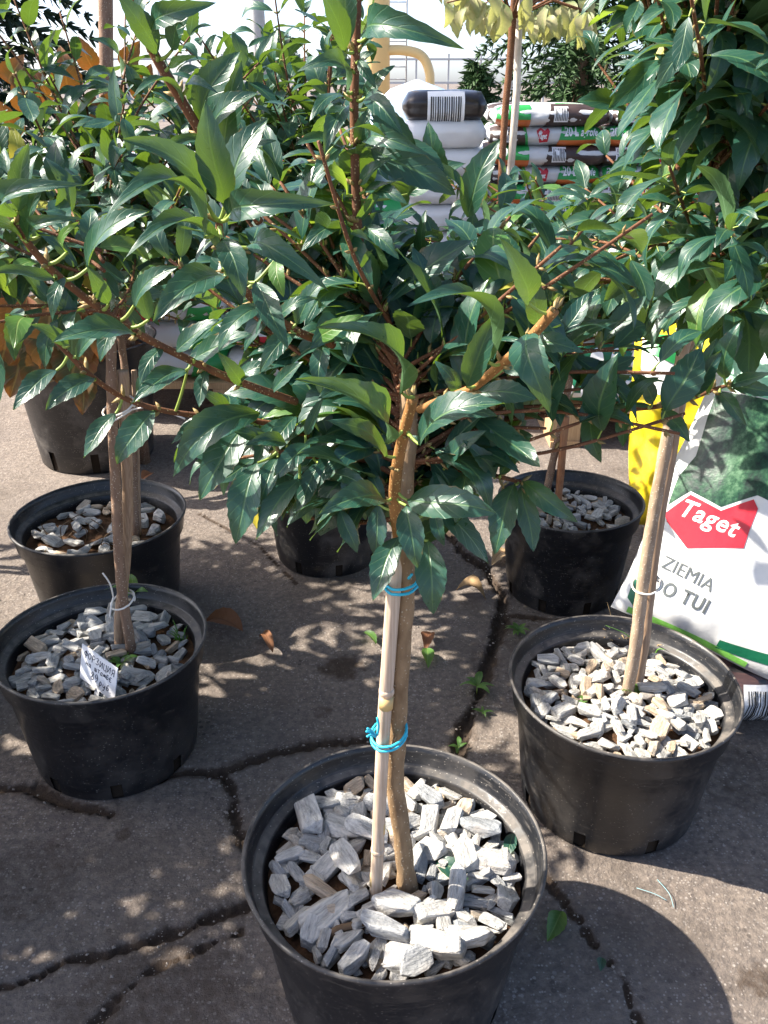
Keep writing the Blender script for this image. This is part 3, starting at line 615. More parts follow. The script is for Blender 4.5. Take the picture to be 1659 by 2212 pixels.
# long red branch to the left
hshoot([(640, 868, .80), (520, 826, .765), (440, 792, .745), (300, 722, .715), (200, 655, .695), (100, 572, .675), (28, 480, .655)], 0.0038, 0.0028, [
    (292, 722, 112, 738, .70, .65, 'f', 0.3), (120, 602, -10, 580, .67, .63, 'v', .4), (145, 545, 160, 480, .67, .65, 'y', 0, 1.2), (235, 655, 190, 575, .69, .67, 'v'),
    (290, 660, 385, 575, .70, .68, 'f'), (322, 690, 300, 590, .705, .70, 'v'), (190, 580, 320, 455, .68, .65, 'f', -.3), (400, 800, 288, 868, .735, .69, 'f', .2), (420, 775, 540, 720, .735, .72, 'v'),
    (445, 800, 430, 880, .745, .72), (510, 815, 590, 790, .76, .75), (520, 830, 470, 760, .76, .74, 'f'), (60, 520, 90, 400, .66, .64, 'f', -.3), (45, 470, 165, 395, .655, .60, 'a', .8), (50, 515, -60, 470, .66, .62, 'v'), (40, 455, 60, 310, .65, .63, 'f', .3),
    (85, 510, 170, 470, .66, .63, 'a', .8), (140, 600, 110, 690, .68, .66), (250, 690, 215, 780, .70, .68), (350, 750, 300, 830, .725, .70), (380, 760, 470, 690, .73, .72), (585, 850, 650, 780, .785, .77)], 'twig')
# low twig crossing the left pots
hshoot([(640, 925, .82), (520, 905, .80), (430, 898, .785), (345, 885, .77), (265, 858, .76), (185, 802, .745), (102, 715, .73)], 0.0032, 0.0022, [
    (122, 800, 28, 885, .735, .70, 'f', .1), (206, 818, 98, 885, .745, .71, 'f', .1), (250, 893, 180, 988, .755, .73, 'f'), (335, 888, 252, 1002, .765, .735, 'f', 0, 1.1),
    (405, 800, 282, 872, .77, .725, 'f', .2), (150, 745, 70, 700, .735, .71), (165, 770, 235, 700, .74, .73), (300, 855, 330, 790, .765, .76), (560, 892, 372, 1025, .79, .74, 'a', -.2, .9),
    (440, 905, 370, 960, .78, .75), (540, 912, 430, 1080, .79, .75, 'f'), (560, 920, 470, 1030, .80, .76, 'f'), (605, 905, 548, 1010, .80, .76, 'f'), (640, 900, 580, 980, .80, .77, 'f'), (500, 900, 430, 840, .79, .77)], 'twig')
# hanging leaves under the crown
hshoot([(820, 1000, .80), (740, 985, .79), (660, 985, .775), (600, 975, .765)], 0.0035, 0.0025, [
    (648, 1035, 552, 1165, .75, .71, 'f', .2), (556, 1000, 508, 1175, .755, .72, 'f'), (735, 1100, 772, 1195, .77, .75, 'f'), (600, 990, 560, 1090, .76, .73, 'f'), (690, 1000, 640, 1110, .765, .74),
    (670, 960, 590, 1040, .77, .74, 'f'), (730, 970, 680, 1060, .78, .75, 'f'), (760, 1000, 750, 1090, .78, .76), (800, 1010, 830, 1090, .79, .77), (660, 940, 700, 860, .78, .77), (620, 960, 530, 960, .77, .74, 'f'), (710, 1020, 800, 1060, .77, .74, 'f'), (590, 960, 500, 930, .77, .75)], 'twig')
hshoot([(930, 1010, .80), (1010, 1015, .80), (1080, 1030, .80), (1128, 1042, .79)], 0.0032, 0.002, [
    (1112, 1045, 1068, 1198, .785, .75, 'f', .1), (1126, 1048, 1152, 1192, .785, .76, 'v'), (1130, 1040, 1248, 1128, .785, .75, 'a', .5, .8), (1010, 1020, 985, 1130, .79, .76, 'f'), (1070, 1030, 1000, 950, .79, .77, 'f'), (960, 1010, 1050, 930, .79, .77, 'f'),
    (1080, 1025, 1150, 940, .79, .77), (940, 1020, 960, 1130, .79, .77), (1030, 1000, 1120, 1010, .80, .78, 'f'), (1090, 1010, 1060, 930, .80, .78)], 'twig')
# long thin branch in front of the leaning stem at the right
hshoot([(1090, 905, .90), (1240, 890, .885), (1330, 886, .875), (1420, 878, .865), (1490, 862, .855), (1540, 842, .85), (1572, 832, .845)], 0.0034, 0.0018, [
    (1272, 890, 1298, 1000, .87, .84, 'v', .3, 1.1), (1352, 890, 1345, 965, .87, .85, 'v', .3, 1.1), (1338, 878, 1424, 815, .86, .83, 'f', .2), (1400, 875, 1306, 885, .855, .83, 'v', .8, .8), (1430, 885, 1490, 955, .855, .82, 'f', .1),
    (1495, 855, 1560, 755, .845, .83, 'f', .5), (1508, 850, 1548, 730, .845, .84, 'f', .2), (1565, 818, 1600, 695, .84, .83, 'f', -.2), (1578, 832, 1665, 805, .84, .81, 'v', .4), (1555, 850, 1612, 918, .84, .81, 'a', .2), (1580, 835, 1680, 850, .84, .82, 'v', .3), (1410, 870, 1360, 800, .86, .85, 'v'), (1528, 848, 1545, 810, .845, .835, 'y', .6)], 'twig')
# upright leader
lead = [(800, 700, .86), (780, 560, .86), (772, 480, .862), (768, 400, .865), (766, 310, .868), (765, 215, .87), (768, 110, .874), (772, 0, .88), (774, -90, .885)]
hshoot(lead, 0.0048, 0.0038, [
    (795, 78, 992, 98, .86, .78, 'a', .6, .9), (745, 110, 690, -40, .86, .82, 'f', .5), (755, 90, 745, -70, .87, .86, 'v'), (790, 210, 870, 290, .86, .82, 'f', .2), (748, 200, 645, 150, .86, .82, 'a', .5), (742, 205, 668, 258, .86, .82, 'v', .2),
    (785, 215, 850, 140, .87, .86, 'v'), (790, 310, 920, 330, .86, .80, 'a', .4), (745, 315, 672, 395, .855, .82, 'f', .2), (748, 325, 640, 310, .86, .83, 'v', .6), (780, 320, 800, 230, .87, .86, 'f', .3), (750, 230, 700, 330, .86, .82, 'f'), (790, 410, 880, 440, .86, .82, 'f'),
    (750, 420, 670, 350, .86, .83, 'y', .4), (790, 490, 862, 560, .855, .82, 'f', .2), (745, 500, 805, 625, .85, .81, 'f', .2), (760, 150, 700, 140, .86, .84, 'v'), (775, 130, 812, 190, .865, .85, 'v'), (775, 400, 845, 340, .865, .84, 'v'), (800, 320, 985, 420, .87, .84, 'f', .2), (860, 300, 960, 370, .88, .86, 'v'), (955, 400, 925, 262, .90, .89, 'f'), (880, 420, 1000, 350, .90, .88, 'v', .3), (800, 230, 900, 320, .88, .86, 'f'), (1010, 470, 1080, 300, .92, .91, 'f'), (1000, 430, 870, 380, .90, .86, 'a', .3), (750, 480, 650, 540, .86, .83, 'v'), (782, 100, 840, 40, .87, .85, 'v')], 'twig', 4)
# purple branch reaching up in the left
hshoot([(560, 480, .80), (500, 380, .78), (440, 295, .76), (385, 205, .745), (330, 110, .735), (300, 30, .73), (285, -60, .725)], 0.0042, 0.0036, [
    (372, 108, 412, 12, .725, .71, 'f', .2, 1.3), (340, 120, 250, -20, .73, .71, 'f', .4), (330, 60, 460, 5, .73, .70, 'a', .9), (365, 145, 420, 120, .735, .72, 'y', .6), (405, 190, 470, 200, .74, .71, 'v'), (395, 225, 290, 200, .745, .70, 'a', .8), (455, 290, 560, 200, .755, .73, 'f', .2),
    (440, 300, 350, 330, .76, .72, 'v'), (480, 330, 520, 130, .76, .75, 'f'), (500, 360, 590, 300, .77, .74, 'v'), (520, 400, 560, 480, .785, .76, 'v'), (430, 260, 520, 110, .76, .75, 'f', .4), (300, 60, 330, -30, .73, .72, 'v')], 'twig', 3)
# filling shoots
def keepA(b, t):
    for q in (b, t):
        if q.y < 0.755 or q.z > 1.10 or q.z < 0.715 or (q.x > .07 and (q.z < .805 or q.x > .31)) or (q.x < -0.09 and q.y < 0.84) or q.x < -0.24 or (q.x > .02 and q.z > 1.01): return False
    return True
axA = (PY(870, 1080, .775), PY(850, 755, .845) + UP * .03)
crown(A, LA, axA, rA, 140, (-16, 52), 0.25, 0.088, keepA, 18, droop=0.5, r0=0.0023)
def keepLow(b, t):
    return all(0.70 < q.y < 1.0 and 0.67 < q.z < 0.93 and -0.24 < q.x < 0.18 and not (q.x > .11 and q.z < .76) and not (q.x < -.1 and q.y < .80) and not (abs(q.x - .02) < .035 and q.y < .76) for q in (b, t))
crown(A, LA, (PY(868, 1150, .76), PY(880, 950, .80)), rA, 120, (-18, 14), 0.21, 0.09, keepLow, 14, droop=0.85, r0=0.003)
MAXOBJ[A.name] = 150
realize(A, LA)

# ================================================================== other forsythias
def forsythia(D, Lc, seed, label, trunk_px, stake_px, top_z, nb, length, leaf_len, H=0.246, soil_z=0.190, stones=90, smin=0.022, smax=0.06, fill=None, m_='pot', tr=0.0092, stake_m='stake_wood', axis_h=0.22, keep=None, nleaf=26, zdir=(-5, 70), taper=0.79, st=0.0088, maxobj=None, bark_m='bark_grey'):
    L0 = Vector((Lc[0], Lc[1], 0)); rnd = random.Random(seed)
    root = thing('potted_forsythia', L0, label, 'potted tree', GF)
    _, ri = pot(root, L0, D, H, m_, seed, taper=taper)
    tp = [Vector(p) for p in trunk_px]; sk = [Vector(p) for p in stake_px]
    so, sz = soil(root, L0, ri, soil_z, rnd, stones, smin, smax, [(tp[0].x - L0.x, tp[0].y - L0.y, 0.004), (sk[0].x - L0.x, sk[0].y - L0.y, 0.002)], fill)
    ts = spline(tp, 6); n = len(ts); mb = MB(); mb.tube(ts, [lerp(tr, tr * 0.8, i / n) * (1 + 0.05 * math.sin(i * 1.9) + (0.35 if i == 0 else 0)) for i in range(n)], 12); mb.build('trunk', M[bark_m], root, L0)
    mb = MB(); ss = spline(sk, 6); mb.tube(ss, [st * (1 + 0.04 * math.sin(i * 1.3 + seed)) for i in range(len(ss))], 10); mb.build('stake', M[stake_m], root, L0)
    top = tp[-1]
    crown(root, L0, (top, top + UP * axis_h), rnd, nb, zdir, length, leaf_len, keep, nleaf, r0=0.0029)
    if maxobj is not None: MAXOBJ[root.name] = maxobj
    realize(root, L0)
    return root, L0, rnd, sz
# B : with the price sign
B, LB, rB, szB = forsythia(0.365, (-0.497, 1.252), 21, 'forsythia standard in black pot with the handwritten price sign among its stones', 
    [PZ(285, 1425, .19), PY(280, 1380, 1.25), PY(265, 1290, 1.245), PY(256, 1180, 1.235), PY(250, 1050, 1.235), PY(243, 900, 1.24), PY(240, 790, 1.25), PY(242, 700, 1.26)],
    [PZ(258, 1412, .19), PY(258, 1330, 1.262), PY(268, 1250, 1.268), PY(275, 1120, 1.262), PY(274, 1000, 1.258), PY(268, 880, 1.256), PY(265, 800, 1.26)], 0.75, 64, 0.33, 0.086, stones=150, smin=0.032, smax=0.066,
    fill=lambda x, y: not (x > 0.07 and y > -0.02 and random.random() < .6), keep=lambda b, t: t.y > 1.04 and t.z > 0.70 and t.x + 1.07 * (t.z - .2) < .42 and (t.y > 1.14 or t.x + 1.07 * t.z < .42) and t.z < 1.3, axis_h=.30, zdir=(-5, 75))
loop_tie(B, LB, PY(265, 1298, 1.25), X1, Y1, 0.02, 0.022, 1.2, rB, 'twine_white', [[PY(245, 1290, 1.235), PY(238, 1262, 1.225), PY(222, 1238, 1.22)], [PY(245, 1290, 1.235), PY(240, 1310, 1.22), PY(237, 1335, 1.22)]])
loop_tie(B, LB, PY(256, 880, 1.245), X1, Y1, 0.024, 0.024, 1.3, rB, 'twine_white', [[PY(285, 885, 1.22), PY(262, 900, 1.2), PY(235, 915, 1.19)], [PY(285, 885, 1.22), PY(330, 880, 1.2), PY(400, 905, 1.19)]])
g = PZ(395, 1400, .18); grass_tuft(B, LB, g, rB, 16, 0.05, 'grass', .35)
g = PZ(300, 1420, .18); grass_tuft(B, LB, g, rB, 9, 0.03, 'grass', .9)
# C : sparse stones
C_, LC, rC, szC = forsythia(0.383, (-0.642, 1.734), 31, 'forsythia standard in black pot with few stones and bare soil, behind the priced pot',
    [PZ(292, 1165, .19), PY(290, 1060, 1.73), PY(285, 930, 1.735), PY(270, 800, 1.74), PY(255, 690, 1.75)], [PZ(300, 1160, .19), PY(296, 1000, 1.745), PY(290, 800, 1.75)], 0.8, 66, 0.43, 0.09,
    stones=42, smin=0.045, smax=0.07, tr=0.009, st=0.006, keep=lambda b, t: t.y > 1.36 and t.z > .74 and (t.z < 1.06 or (t.x * 977) % 1 < .7), zdir=(-5, 65), axis_h=.28)
for i in range(18):
    a = rC.uniform(0, 6.28); rr = rC.uniform(0.02, 0.13); p = LC + Vector((math.cos(a) * rr - .03, math.sin(a) * rr - .02, 0.20)); q = p + Vector((rC.uniform(-.05, .05), rC.uniform(-.05, .05), rC.uniform(0, .05)))
    mb = MB(); mb.tube(spline([p, p.lerp(q, .5) + Vector((rC.uniform(-.01, .01), 0, .008)), q], 3), 0.0011, 4); mb.build('dry_root', M['root'], C_, LC)
# E : behind the blue-twine tree
E_, LE, rE, szE = forsythia(0.335, (-0.147, 1.99), 41, 'forsythia standard whose rough black pot stands alone behind the bamboo cane', 
    [Vector((-.14, 1.99, .19)), Vector((-.15, 1.985, .45)), Vector((-.145, 1.99, .66))], [Vector((-.12, 2.0, .19)), Vector((-.125, 2.0, .75))], 0.66, 60, 0.42, 0.09, stones=45, smin=0.03, smax=0.05, m_='pot_dusty', keep=lambda b, t: t.y > 1.5 and (t.x < .0 or t.z < .985), zdir=(0, 70), axis_h=.26, nleaf=26)
# F : right behind, peeled reddish stake
F_, LF, rF, szF = forsythia(0.3355, (0.436, 1.816), 51, 'forsythia standard with peeling reddish stake in black pot near the yellow bag',
    [PZ(1172, 1108, .19), PY(1185, 1040, 1.815), PY(1205, 950, 1.81), PY(1222, 870, 1.81), PY(1235, 790, 1.815)], [PZ(1203, 1112, .19), PY(1213, 1000, 1.80), PY(1222, 900, 1.80)], 0.62, 64, 0.38, 0.09, stones=110, smin=0.028, smax=0.055, m_='pot_dusty', stake_m='stake_red', keep=lambda b, t: 1.45 < t.y < 2.06 and t.x < .72 and .66 < t.z < .985, zdir=(0, 55), axis_h=.26)
# G : right, leaning stem
G_, LG, rG, szG = forsythia(0.372, (0.389, 1.134), 61, 'forsythia standard with leaning stem in black pot, standing before the white soil bag',
    [PZ(1352, 1515, .19), PY(1372, 1400, 1.14), PY(1385, 1290, 1.145), PY(1405, 1150, 1.15), PY(1435, 980, 1.16), PY(1462, 830, 1.175), PY(1485, 700, 1.19), PY(1492, 640, 1.195)],
    [PZ(1372, 1500, .19), PY(1390, 1400, 1.155), PY(1402, 1290, 1.165), PY(1424, 1120, 1.17), PY(1453, 960, 1.18), PY(1480, 800, 1.195), PY(1494, 720, 1.205)], 0.84, 120, 0.35, 0.088, stones=230, smin=0.028, smax=0.064, keep=lambda b, t: t.y > 0.84 and t.z > 0.735 and t.x > (0.25 if t.z > 1.0 else 0.12), zdir=(0, 72), tr=0.0102, st=0.0088, axis_h=.30, bark_m='bark_tan')
loop_tie(G_, LG, PY(1396, 1262, 1.155), X1, Y1, 0.021, 0.023, 1.2, rG, 'twine_white', [])
loop_tie(G_, LG, PY(1470, 830, 1.183), X1, Y1, 0.021, 0.024, 2.2, rG, 'twine_blue', [], th=0.002, tilt=.1)
grass_tuft(G_, LG, PZ(1330, 1395, .18), rG, 22, 0.06, 'straw', .8, 'dry_grass'); grass_tuft(G_, LG, PZ(1405, 1410, .18), rG, 12, 0.05, 'straw', .9, 'dry_grass'); grass_tuft(G_, LG, PZ(1400, 1430, .18), rG, 4, 0.08, 'grass', 1.0)
def seedling(parent, off, p, rnd, n, s, pool=None, up=0.5):
    for k in range(n):
        a = 6.28 * k / n + rnd.uniform(-.4, .4); d = Vector((math.cos(a), math.sin(a), up)); put_leaf(rnd.choice(pool or LYOUNG), p, p + d.normalized() * s * rnd.uniform(.7, 1.1), UP, parent, off)
def weed_part(root, off, p, rnd, n, s):
    mb = MB(); mb.tube([p - UP * 0.01, p + UP * s * .3], [0.0012, 0.001], 5); w = mb.build('weed', M['petiole'], root, off); seedling(w, off, p + UP * s * .28, rnd, n, s); return w
weed_part(G_, LG, PZ(1245, 1535, .195), rG, 5, 0.026); weed_part(G_, LG, PZ(1375, 1510, .20), rG, 4, 0.03); weed_part(B, LB, PZ(265, 1445, .20), rB, 5, 0.035); weed_part(B, LB, PZ(290, 1300, .21), rB, 4, 0.05)
# unseen forsythias added further left, crowns trimmed, to shade the pots and ground
for i, (x, y) in enumerate(((-0.99, 0.84), (-1.40, 0.76), (-1.1, 1.46), (-1.5, 1.2), (-1.46, 1.96))):
    forsythia(0.37, (x, y), 200 + i, ('unseen forsythia standard added for shade, in black pot left of the priced pot', 'unseen forsythia standard added for shade, in black pot at the end of the row', 'unseen forsythia standard added for shade, in black pot left of the sparse stones pot', 'unseen forsythia standard added for shade, in black pot behind the end of the row', 'unseen forsythia standard added for shade, in black pot left of the hydrangea')[i],
        [Vector((x, y, .19)), Vector((x + .01, y, .5)), Vector((x, y, .74))], [Vector((x + .03, y + .02, .19)), Vector((x + .02, y + .02, .8))], 0.70, 46, 0.30, 0.09, stones=20, smin=.04, smax=.06, keep=lambda b, t, x=x: t.x < x + .32 and t.z > .6 and t.x + 1.07 * t.z < .29, maxobj=0)
# litter in pot A
mb = MB(); mb.tube([PZ(590, 1770, .195), PZ(625, 1760, .2), PZ(662, 1752, .2)], 0.0035, 8); mb.build('straw_stick', M['straw'], A, LA)
mb = MB(); mb.tube(spline([PZ(700, 2035, .20), PZ(730, 2008, .212), PZ(780, 1995, .215), PZ(832, 1975, .205)], 4), [0.005] * 5 + [0.0045] * 5 + [0.003] * 3, 8); mb.build('dry_twig', M['root'], A, LA)
for bx, by, tx, ty, m_ in ((940, 1855, 1030, 1920, 'v'), (1110, 1800, 1090, 1855, 'v'), (715, 1732, 755, 1760, 'v')): put_leaf(LV[2], PZ(bx, by, .212), PZ(tx, ty, .203), UP + Vector((0, -.3, 0)), A, LA)

# D : hydrangea in autumn colour
LD = Vector((-0.955, 2.67, 0)); rD = random.Random(71)
D_ = thing('potted_hydrangea', LD, 'hydrangea with orange and red autumn leaves in large dusty dark pot', 'potted shrub')
_, ri = pot(D_, LD, 0.47, 0.40, 'pot_dusty', 5, taper=0.76, collar=0.1); soil(D_, LD, ri, 0.34, rD, 0, .03, .05)
mb = MB(); mb.tube([PY(232, 400, 2.6) - UP * 0.9, PY(232, 400, 2.6), PY(228, 0, 2.6), PY(226, -200, 2.6)], 0.019, 10); mb.build('stake', M['bark_grey'], D_, LD)
for i in range(15):
    a = i * 2.4; p = LD + UP * 0.34 + Vector((math.cos(a), math.sin(a), 0)) * 0.05; hgt = rD.uniform(0.1, 0.75); o_ = rD.uniform(.15, .38)
    q = p + Vector((math.cos(a) * o_, math.sin(a) * o_, hgt)); mb = MB(); pts = spline([p, p.lerp(q, .5) + UP * .08, q], 4); mb.tube(pts, [0.006, .0055, .005, .005, .0045, .004, .004, .0035, .003], 6); br = mb.build('branch', [M['twig']], D_, LD)
    for k in range(8):
        c = pts[min(8, 3 + k // 2 + (k > 5))]; an = rD.uniform(0, 6.28); d = Vector((math.cos(an), math.sin(an), rD.uniform(-.8, .2))).normalized(); put_leaf(rD.choice(LAUT), c, c + d * rD.uniform(.08, .12), UP + Vector((0, -.6, 0)), br, LD)
for k, (bx, by, tx, ty) in enumerate(((60, 700, 20, 860), (120, 720, 60, 850), (150, 700, 190, 800), (180, 800, 178, 895), (30, 640, 0, 800), (90, 690, 130, 830), (20, 720, -20, 850), (110, 660, 90, 790), (170, 730, 150, 860), (60, 640, 40, 760), (210, 690, 220, 780))): put_leaf(LAUT[k % 3], PY(bx, by, 2.42), PY(tx, ty, 2.35), (CAM - PY(bx, by, 2.42)).normalized() + UP * .3, br, LD)
for k, (bx, by, tx, ty) in enumerate(((40, 300, 0, 220), (60, 240, 30, 160), (150, 200, 130, 100), (190, 290, 200, 200), (200, 150, 170, 80), (110, 220, 70, 150), (300, 220, 325, 140), (230, 260, 265, 190), (20, 180, 50, 120), (270, 150, 300, 90))): put_leaf(LAUT[k % 3], PY(bx, by, 2.4), PY(tx, ty, 2.36), (CAM - PY(bx, by, 2.4)).normalized() + UP * .2, br, LD)

# ------------------------------------------------------------------ price sign
sgn_b = PZ(208, 1512, .195); su = Vector((math.cos(R(35)), -math.sin(R(35)), -0.16)).normalized(); sv = Vector((0.0, 0.16, 1)); sv = (sv - su * sv.dot(su)).normalized(); snn = su.cross(sv)
SG = thing('price_sign', sgn_b, 'small white plastic price sign with handwritten black lettering stuck in stones', 'sign')
sw, sh = 0.086, 0.068; so_ = sgn_b + sv * 0.022 - su * sw * 0.5
mb = MB(); mb.box(so_ + su * sw / 2 + sv * sh / 2, (sw, 0.0016, sh), 0, (su, -snn, sv)); pl = mb.build('plate', M['sign'], SG, sgn_b, False)
mb = MB(); mb.box(sgn_b + sv * 0.004, (0.010, 0.0016, 0.055), 0, (su, -snn, sv)); mb.build('spike', M['sign'], SG, sgn_b, False)
GL = {'Ф': [[(.5, -.1), (.5, 1)], [(.5, .85), (.1, .7), (.1, .4), (.5, .25), (.9, .4), (.9, .7), (.5, .85)]], 'О': [[(.5, .9), (.1, .6), (.15, .2), (.5, .0), (.85, .25), (.85, .7), (.5, .9)]],
 'Р': [[(.15, -.1), (.2, .95), (.7, .9), (.85, .65), (.6, .45), (.2, .42)]], 'З': [[(.1, .85), (.5, .95), (.8, .75), (.4, .5), (.85, .25), (.5, -.02), (.1, .12)]], 'И': [[(.1, .9), (.15, 0), (.8, .9), (.85, 0)]],
 'Ц': [[(.1, .9), (.12, .05), (.8, .05), (.78, .9)], [(.8, .05), (.95, .05), (.95, -.2)]], 'Я': [[(.85, 0), (.82, .9), (.35, .9), (.15, .68), (.35, .45), (.82, .45)], [(.45, .45), (.1, 0)]],
 'н': [[(.15, .6), (.15, 0)], [(.8, .6), (.8, 0)], [(.15, .3), (.8, .3)]], 'а': [[(.75, .5), (.4, .6), (.15, .3), (.35, 0), (.7, .15), (.78, .6), (.75, .1), (.95, 0)]], 'ш': [[(.1, .6), (.12, .05), (.45, .03), (.45, .6)], [(.45, .05), (.85, .03), (.85, .6)]],
 'т': [[(.1, .6), (.9, .62)], [(.5, .6), (.5, 0)]], 'м': [[(.05, 0), (.25, .6), (.5, .1), (.75, .6), (.95, 0)]], 'Б': [[(.8, .75), (.2, .75), (.18, 0), (.65, 0), (.8, .2), (.6, .42), (.2, .4)]], 'Е': [[(.8, .75), (.2, .75), (.18, 0), (.85, .02)], [(.2, .4), (.7, .4)]],
 '8': [[(.5, .5), (.2, .75), (.5, .98), (.8, .75), (.5, .5), (.12, .25), (.5, 0), (.88, .25), (.5, .5)]], '9': [[(.85, .75), (.5, .98), (.15, .72), (.45, .48), (.85, .7), (.8, .3), (.3, 0)]],
 'р': [[(.2, -.35), (.2, .55), (.6, .6), (.8, .35), (.5, .02), (.2, .1)]], 'у': [[(.1, .6), (.2, .2), (.6, .15), (.8, .6), (.6, -.25), (.2, -.35)]], 'б': [[(.8, .95), (.35, .8), (.15, .3), (.45, 0), (.8, .25), (.5, .52), (.2, .35)]], '.': [[(.3, .0), (.4, .04)]]}
def scrawl(txt, x, y, h, w, slope=0.0):
    mb = MB(); rr = random.Random(len(txt))
    for i, ch in enumerate(txt):
        if ch == ' ': continue
        ox = x + i * w; oy = y + i * w * slope + rr.uniform(-.0006, .0006)
        for st_ in GL[ch]:
            pts = [so_ + su * (ox + (a + .15 * b) * w * 0.82) + sv * (oy + b * h) + snn * 0.0008 for a, b in st_]; mb.tube(spline(pts, 4), 0.0007, 5)
    mb.build('lettering', M['ink'], pl, sgn_b)
scrawl('ФОРЗИЦИЯ', 0.007, 0.048, 0.0135, 0.0094); scrawl('на штамБЕ', 0.012, 0.034, 0.0105, 0.0072); scrawl('89', 0.026, 0.0125, 0.0165, 0.0095); scrawl('руб.', 0.047, 0.0125, 0.0125, 0.0085)

# ------------------------------------------------------------------ bags
def grid_decal(name, verts, faces, S, eps, m_, parent, off, cell=0.0085, uvscale=None):
    bm = bmesh.new(); bv = [bm.verts.new((x, y, 0)) for x, y in verts]
    for f in faces:
        try: bm.faces.new([bv[i] for i in f])
        except ValueError: pass
    bmesh.ops.remove_doubles(bm, verts=bm.verts[:], dist=1e-6); bmesh.ops.triangulate(bm, faces=bm.faces[:], ngon_method='EAR_CLIP')
    xs = [v[0] for v in verts]; ys = [v[1] for v in verts]
    for ax, lo, hi in ((0, min(xs), max(xs)), (1, min(ys), max(ys))):
        k = math.ceil(lo / cell) * cell
        while k < hi:
            co = (k, 0, 0) if ax == 0 else (0, k, 0); no = (1, 0, 0) if ax == 0 else (0, 1, 0)
            bmesh.ops.bisect_plane(bm, geom=bm.verts[:] + bm.edges[:] + bm.faces[:], plane_co=co, plane_no=no, dist=1e-6); k += cell
    ul = bm.loops.layers.uv.new('UVMap')
    for f in bm.faces:
        for l in f.loops: l[ul].uv = (l.vert.co.x, l.vert.co.y)
        if f.normal.z < 0: f.normal_flip()
    for v in bm.verts: v.co = S(v.co.x, v.co.y, eps) - off
    me = bpy.data.meshes.new(name); bm.to_mesh(me); bm.free(); me.materials.append(m_)
    me.polygons.foreach_set('use_smooth', [True] * len(me.polygons)); return link(name, me, parent)
def poly_decal(name, pts, *a, **k): return grid_decal(name, pts, [tuple(range(len(pts)))], *a, **k)
def text2d(body, size, bold=0.0, shear=0.0):
    cu = bpy.data.curves.new('t', 'FONT'); cu.body = body; cu.size = size; cu.offset = bold; cu.shear = shear; cu.resolution_u = 3; cu.space_character = 1.0 + bold * 5
    o = bpy.data.objects.new('t', cu); C.objects.link(o); dg = bpy.context.evaluated_depsgraph_get(); me = bpy.data.meshes.new_from_object(o.evaluated_get(dg))
    vs_ = [(v.co.x, v.co.y) for v in me.vertices]; fs = [tuple(p.vertices) for p in me.polygons]
    bpy.data.objects.remove(o); bpy.data.curves.remove(cu); bpy.data.meshes.remove(me); return vs_, fs
def text_decal(body, size, x, y, S, eps, m_, parent, off, bold=0.0, shear=0.0, cell=0.014, rot=0.0, sx=1.0):
    vs_, fs = text2d(body, size, bold, shear); c, s = math.cos(rot), math.sin(rot)
    return grid_decal('lettering', [(x + a * sx * c - b * s, y + a * sx * s + b * c) for a, b in vs_], fs, S, eps, m_, parent, off, cell)
def pillow(name, O, u, v, n, Wd, Hh, T, m_, label, cat, seed, group=None, wr=0.007, back=0.5, cell=0.0085):
    """a filled sack: welded flat edges, swollen middle, wrinkles"""
    sd = seed * 7.3
    def th(a, b):
        fa = max(0, 1 - abs(2 * a / Wd - 1) ** 2.4); fb = max(0, 1 - abs(2 * b / Hh - 1) ** 3.0); k = (fa * fb) ** 0.55
        q = Vector((a * 9, b * 9, sd)); q2 = Vector((a * 26, b * 11, sd + 3))
        return T * k + wr * (noise.noise(q) * 1.4 + noise.noise(q2) * 0.45) * min(1, k * 2.5)
    def edge(a, b):   # wavy outline
        return u * (0.010 * noise.noise(Vector((b * 6, sd, 1)))) + v * (0.010 * noise.noise(Vector((a * 6, sd, 2))))
    def S(a, b, e): return O + u * a + v * b + edge(a, b) + n * (th(a, b) + e)
    root = thing(name, O, label, cat, group); mb = MB(); na, nb = int(Wd / cell), int(Hh / cell)
    for side in (0, 1):
        b0 = len(mb.v)
        for j in range(nb + 1):
            for i in range(na + 1):
                a, b = Wd * i / na, Hh * j / nb
                mb.v.append(S(a, b, 0) if side == 0 else O + u * a + v * b + edge(a, b) - n * (T * back * (max(0, 1 - abs(2 * a / Wd - 1) ** 2.4) * max(0, 1 - abs(2 * b / Hh - 1) ** 3)) ** .55 + 0.001))
        for j in range(nb):
            for i in range(na):
                q = b0 + j * (na + 1) + i; f = (q, q + 1, q + na + 2, q + na + 1); mb.f.append(f if side == 0 else f[::-1]); mb.m.append(0)
    mb.build('sack', M[m_], root, O); return root, S
# white soil bag with the conifer picture
al = R(13); r_ = Vector((math.cos(R(-24)), math.sin(R(-24)), 0)); w_ = (Vector((0.0, math.sin(R(27)), math.cos(R(27))))).normalized()
bu = (r_ * math.cos(al) - w_ * math.sin(al)).normalized(); bvv = (r_ * math.sin(al) + w_ * math.cos(al)); bvv = (bvv - bu * bvv.dot(bu)).normalized(); bn = bu.cross(bvv)
OB = PZ(1322, 1312, 0.20); e = 0.0011
BG, SB = pillow('soil_bag', OB, bu, bvv, bn, 0.50, 0.80, 0.075, 'film_white', 'white potting soil bag with conifer picture and red logo leaning beside leaning stem', 'bag', 1)
def frame_uv(px, py):   # where on the bag a photographed mark lies
    d = ray(px, py); base = OB + bn * 0.06; t = (base - CAM).dot(bn) / d.dot(bn); q = CAM + d * t - OB; return (q.dot(bu), q.dot(bvv))
def fp(l): return [frame_uv(x, y) for x, y in l]
v1, v2, v3, v4 = (frame_uv(1640, 1076)[1], frame_uv(1650, 838)[1], frame_uv(1650, 760)[1], 0.785)
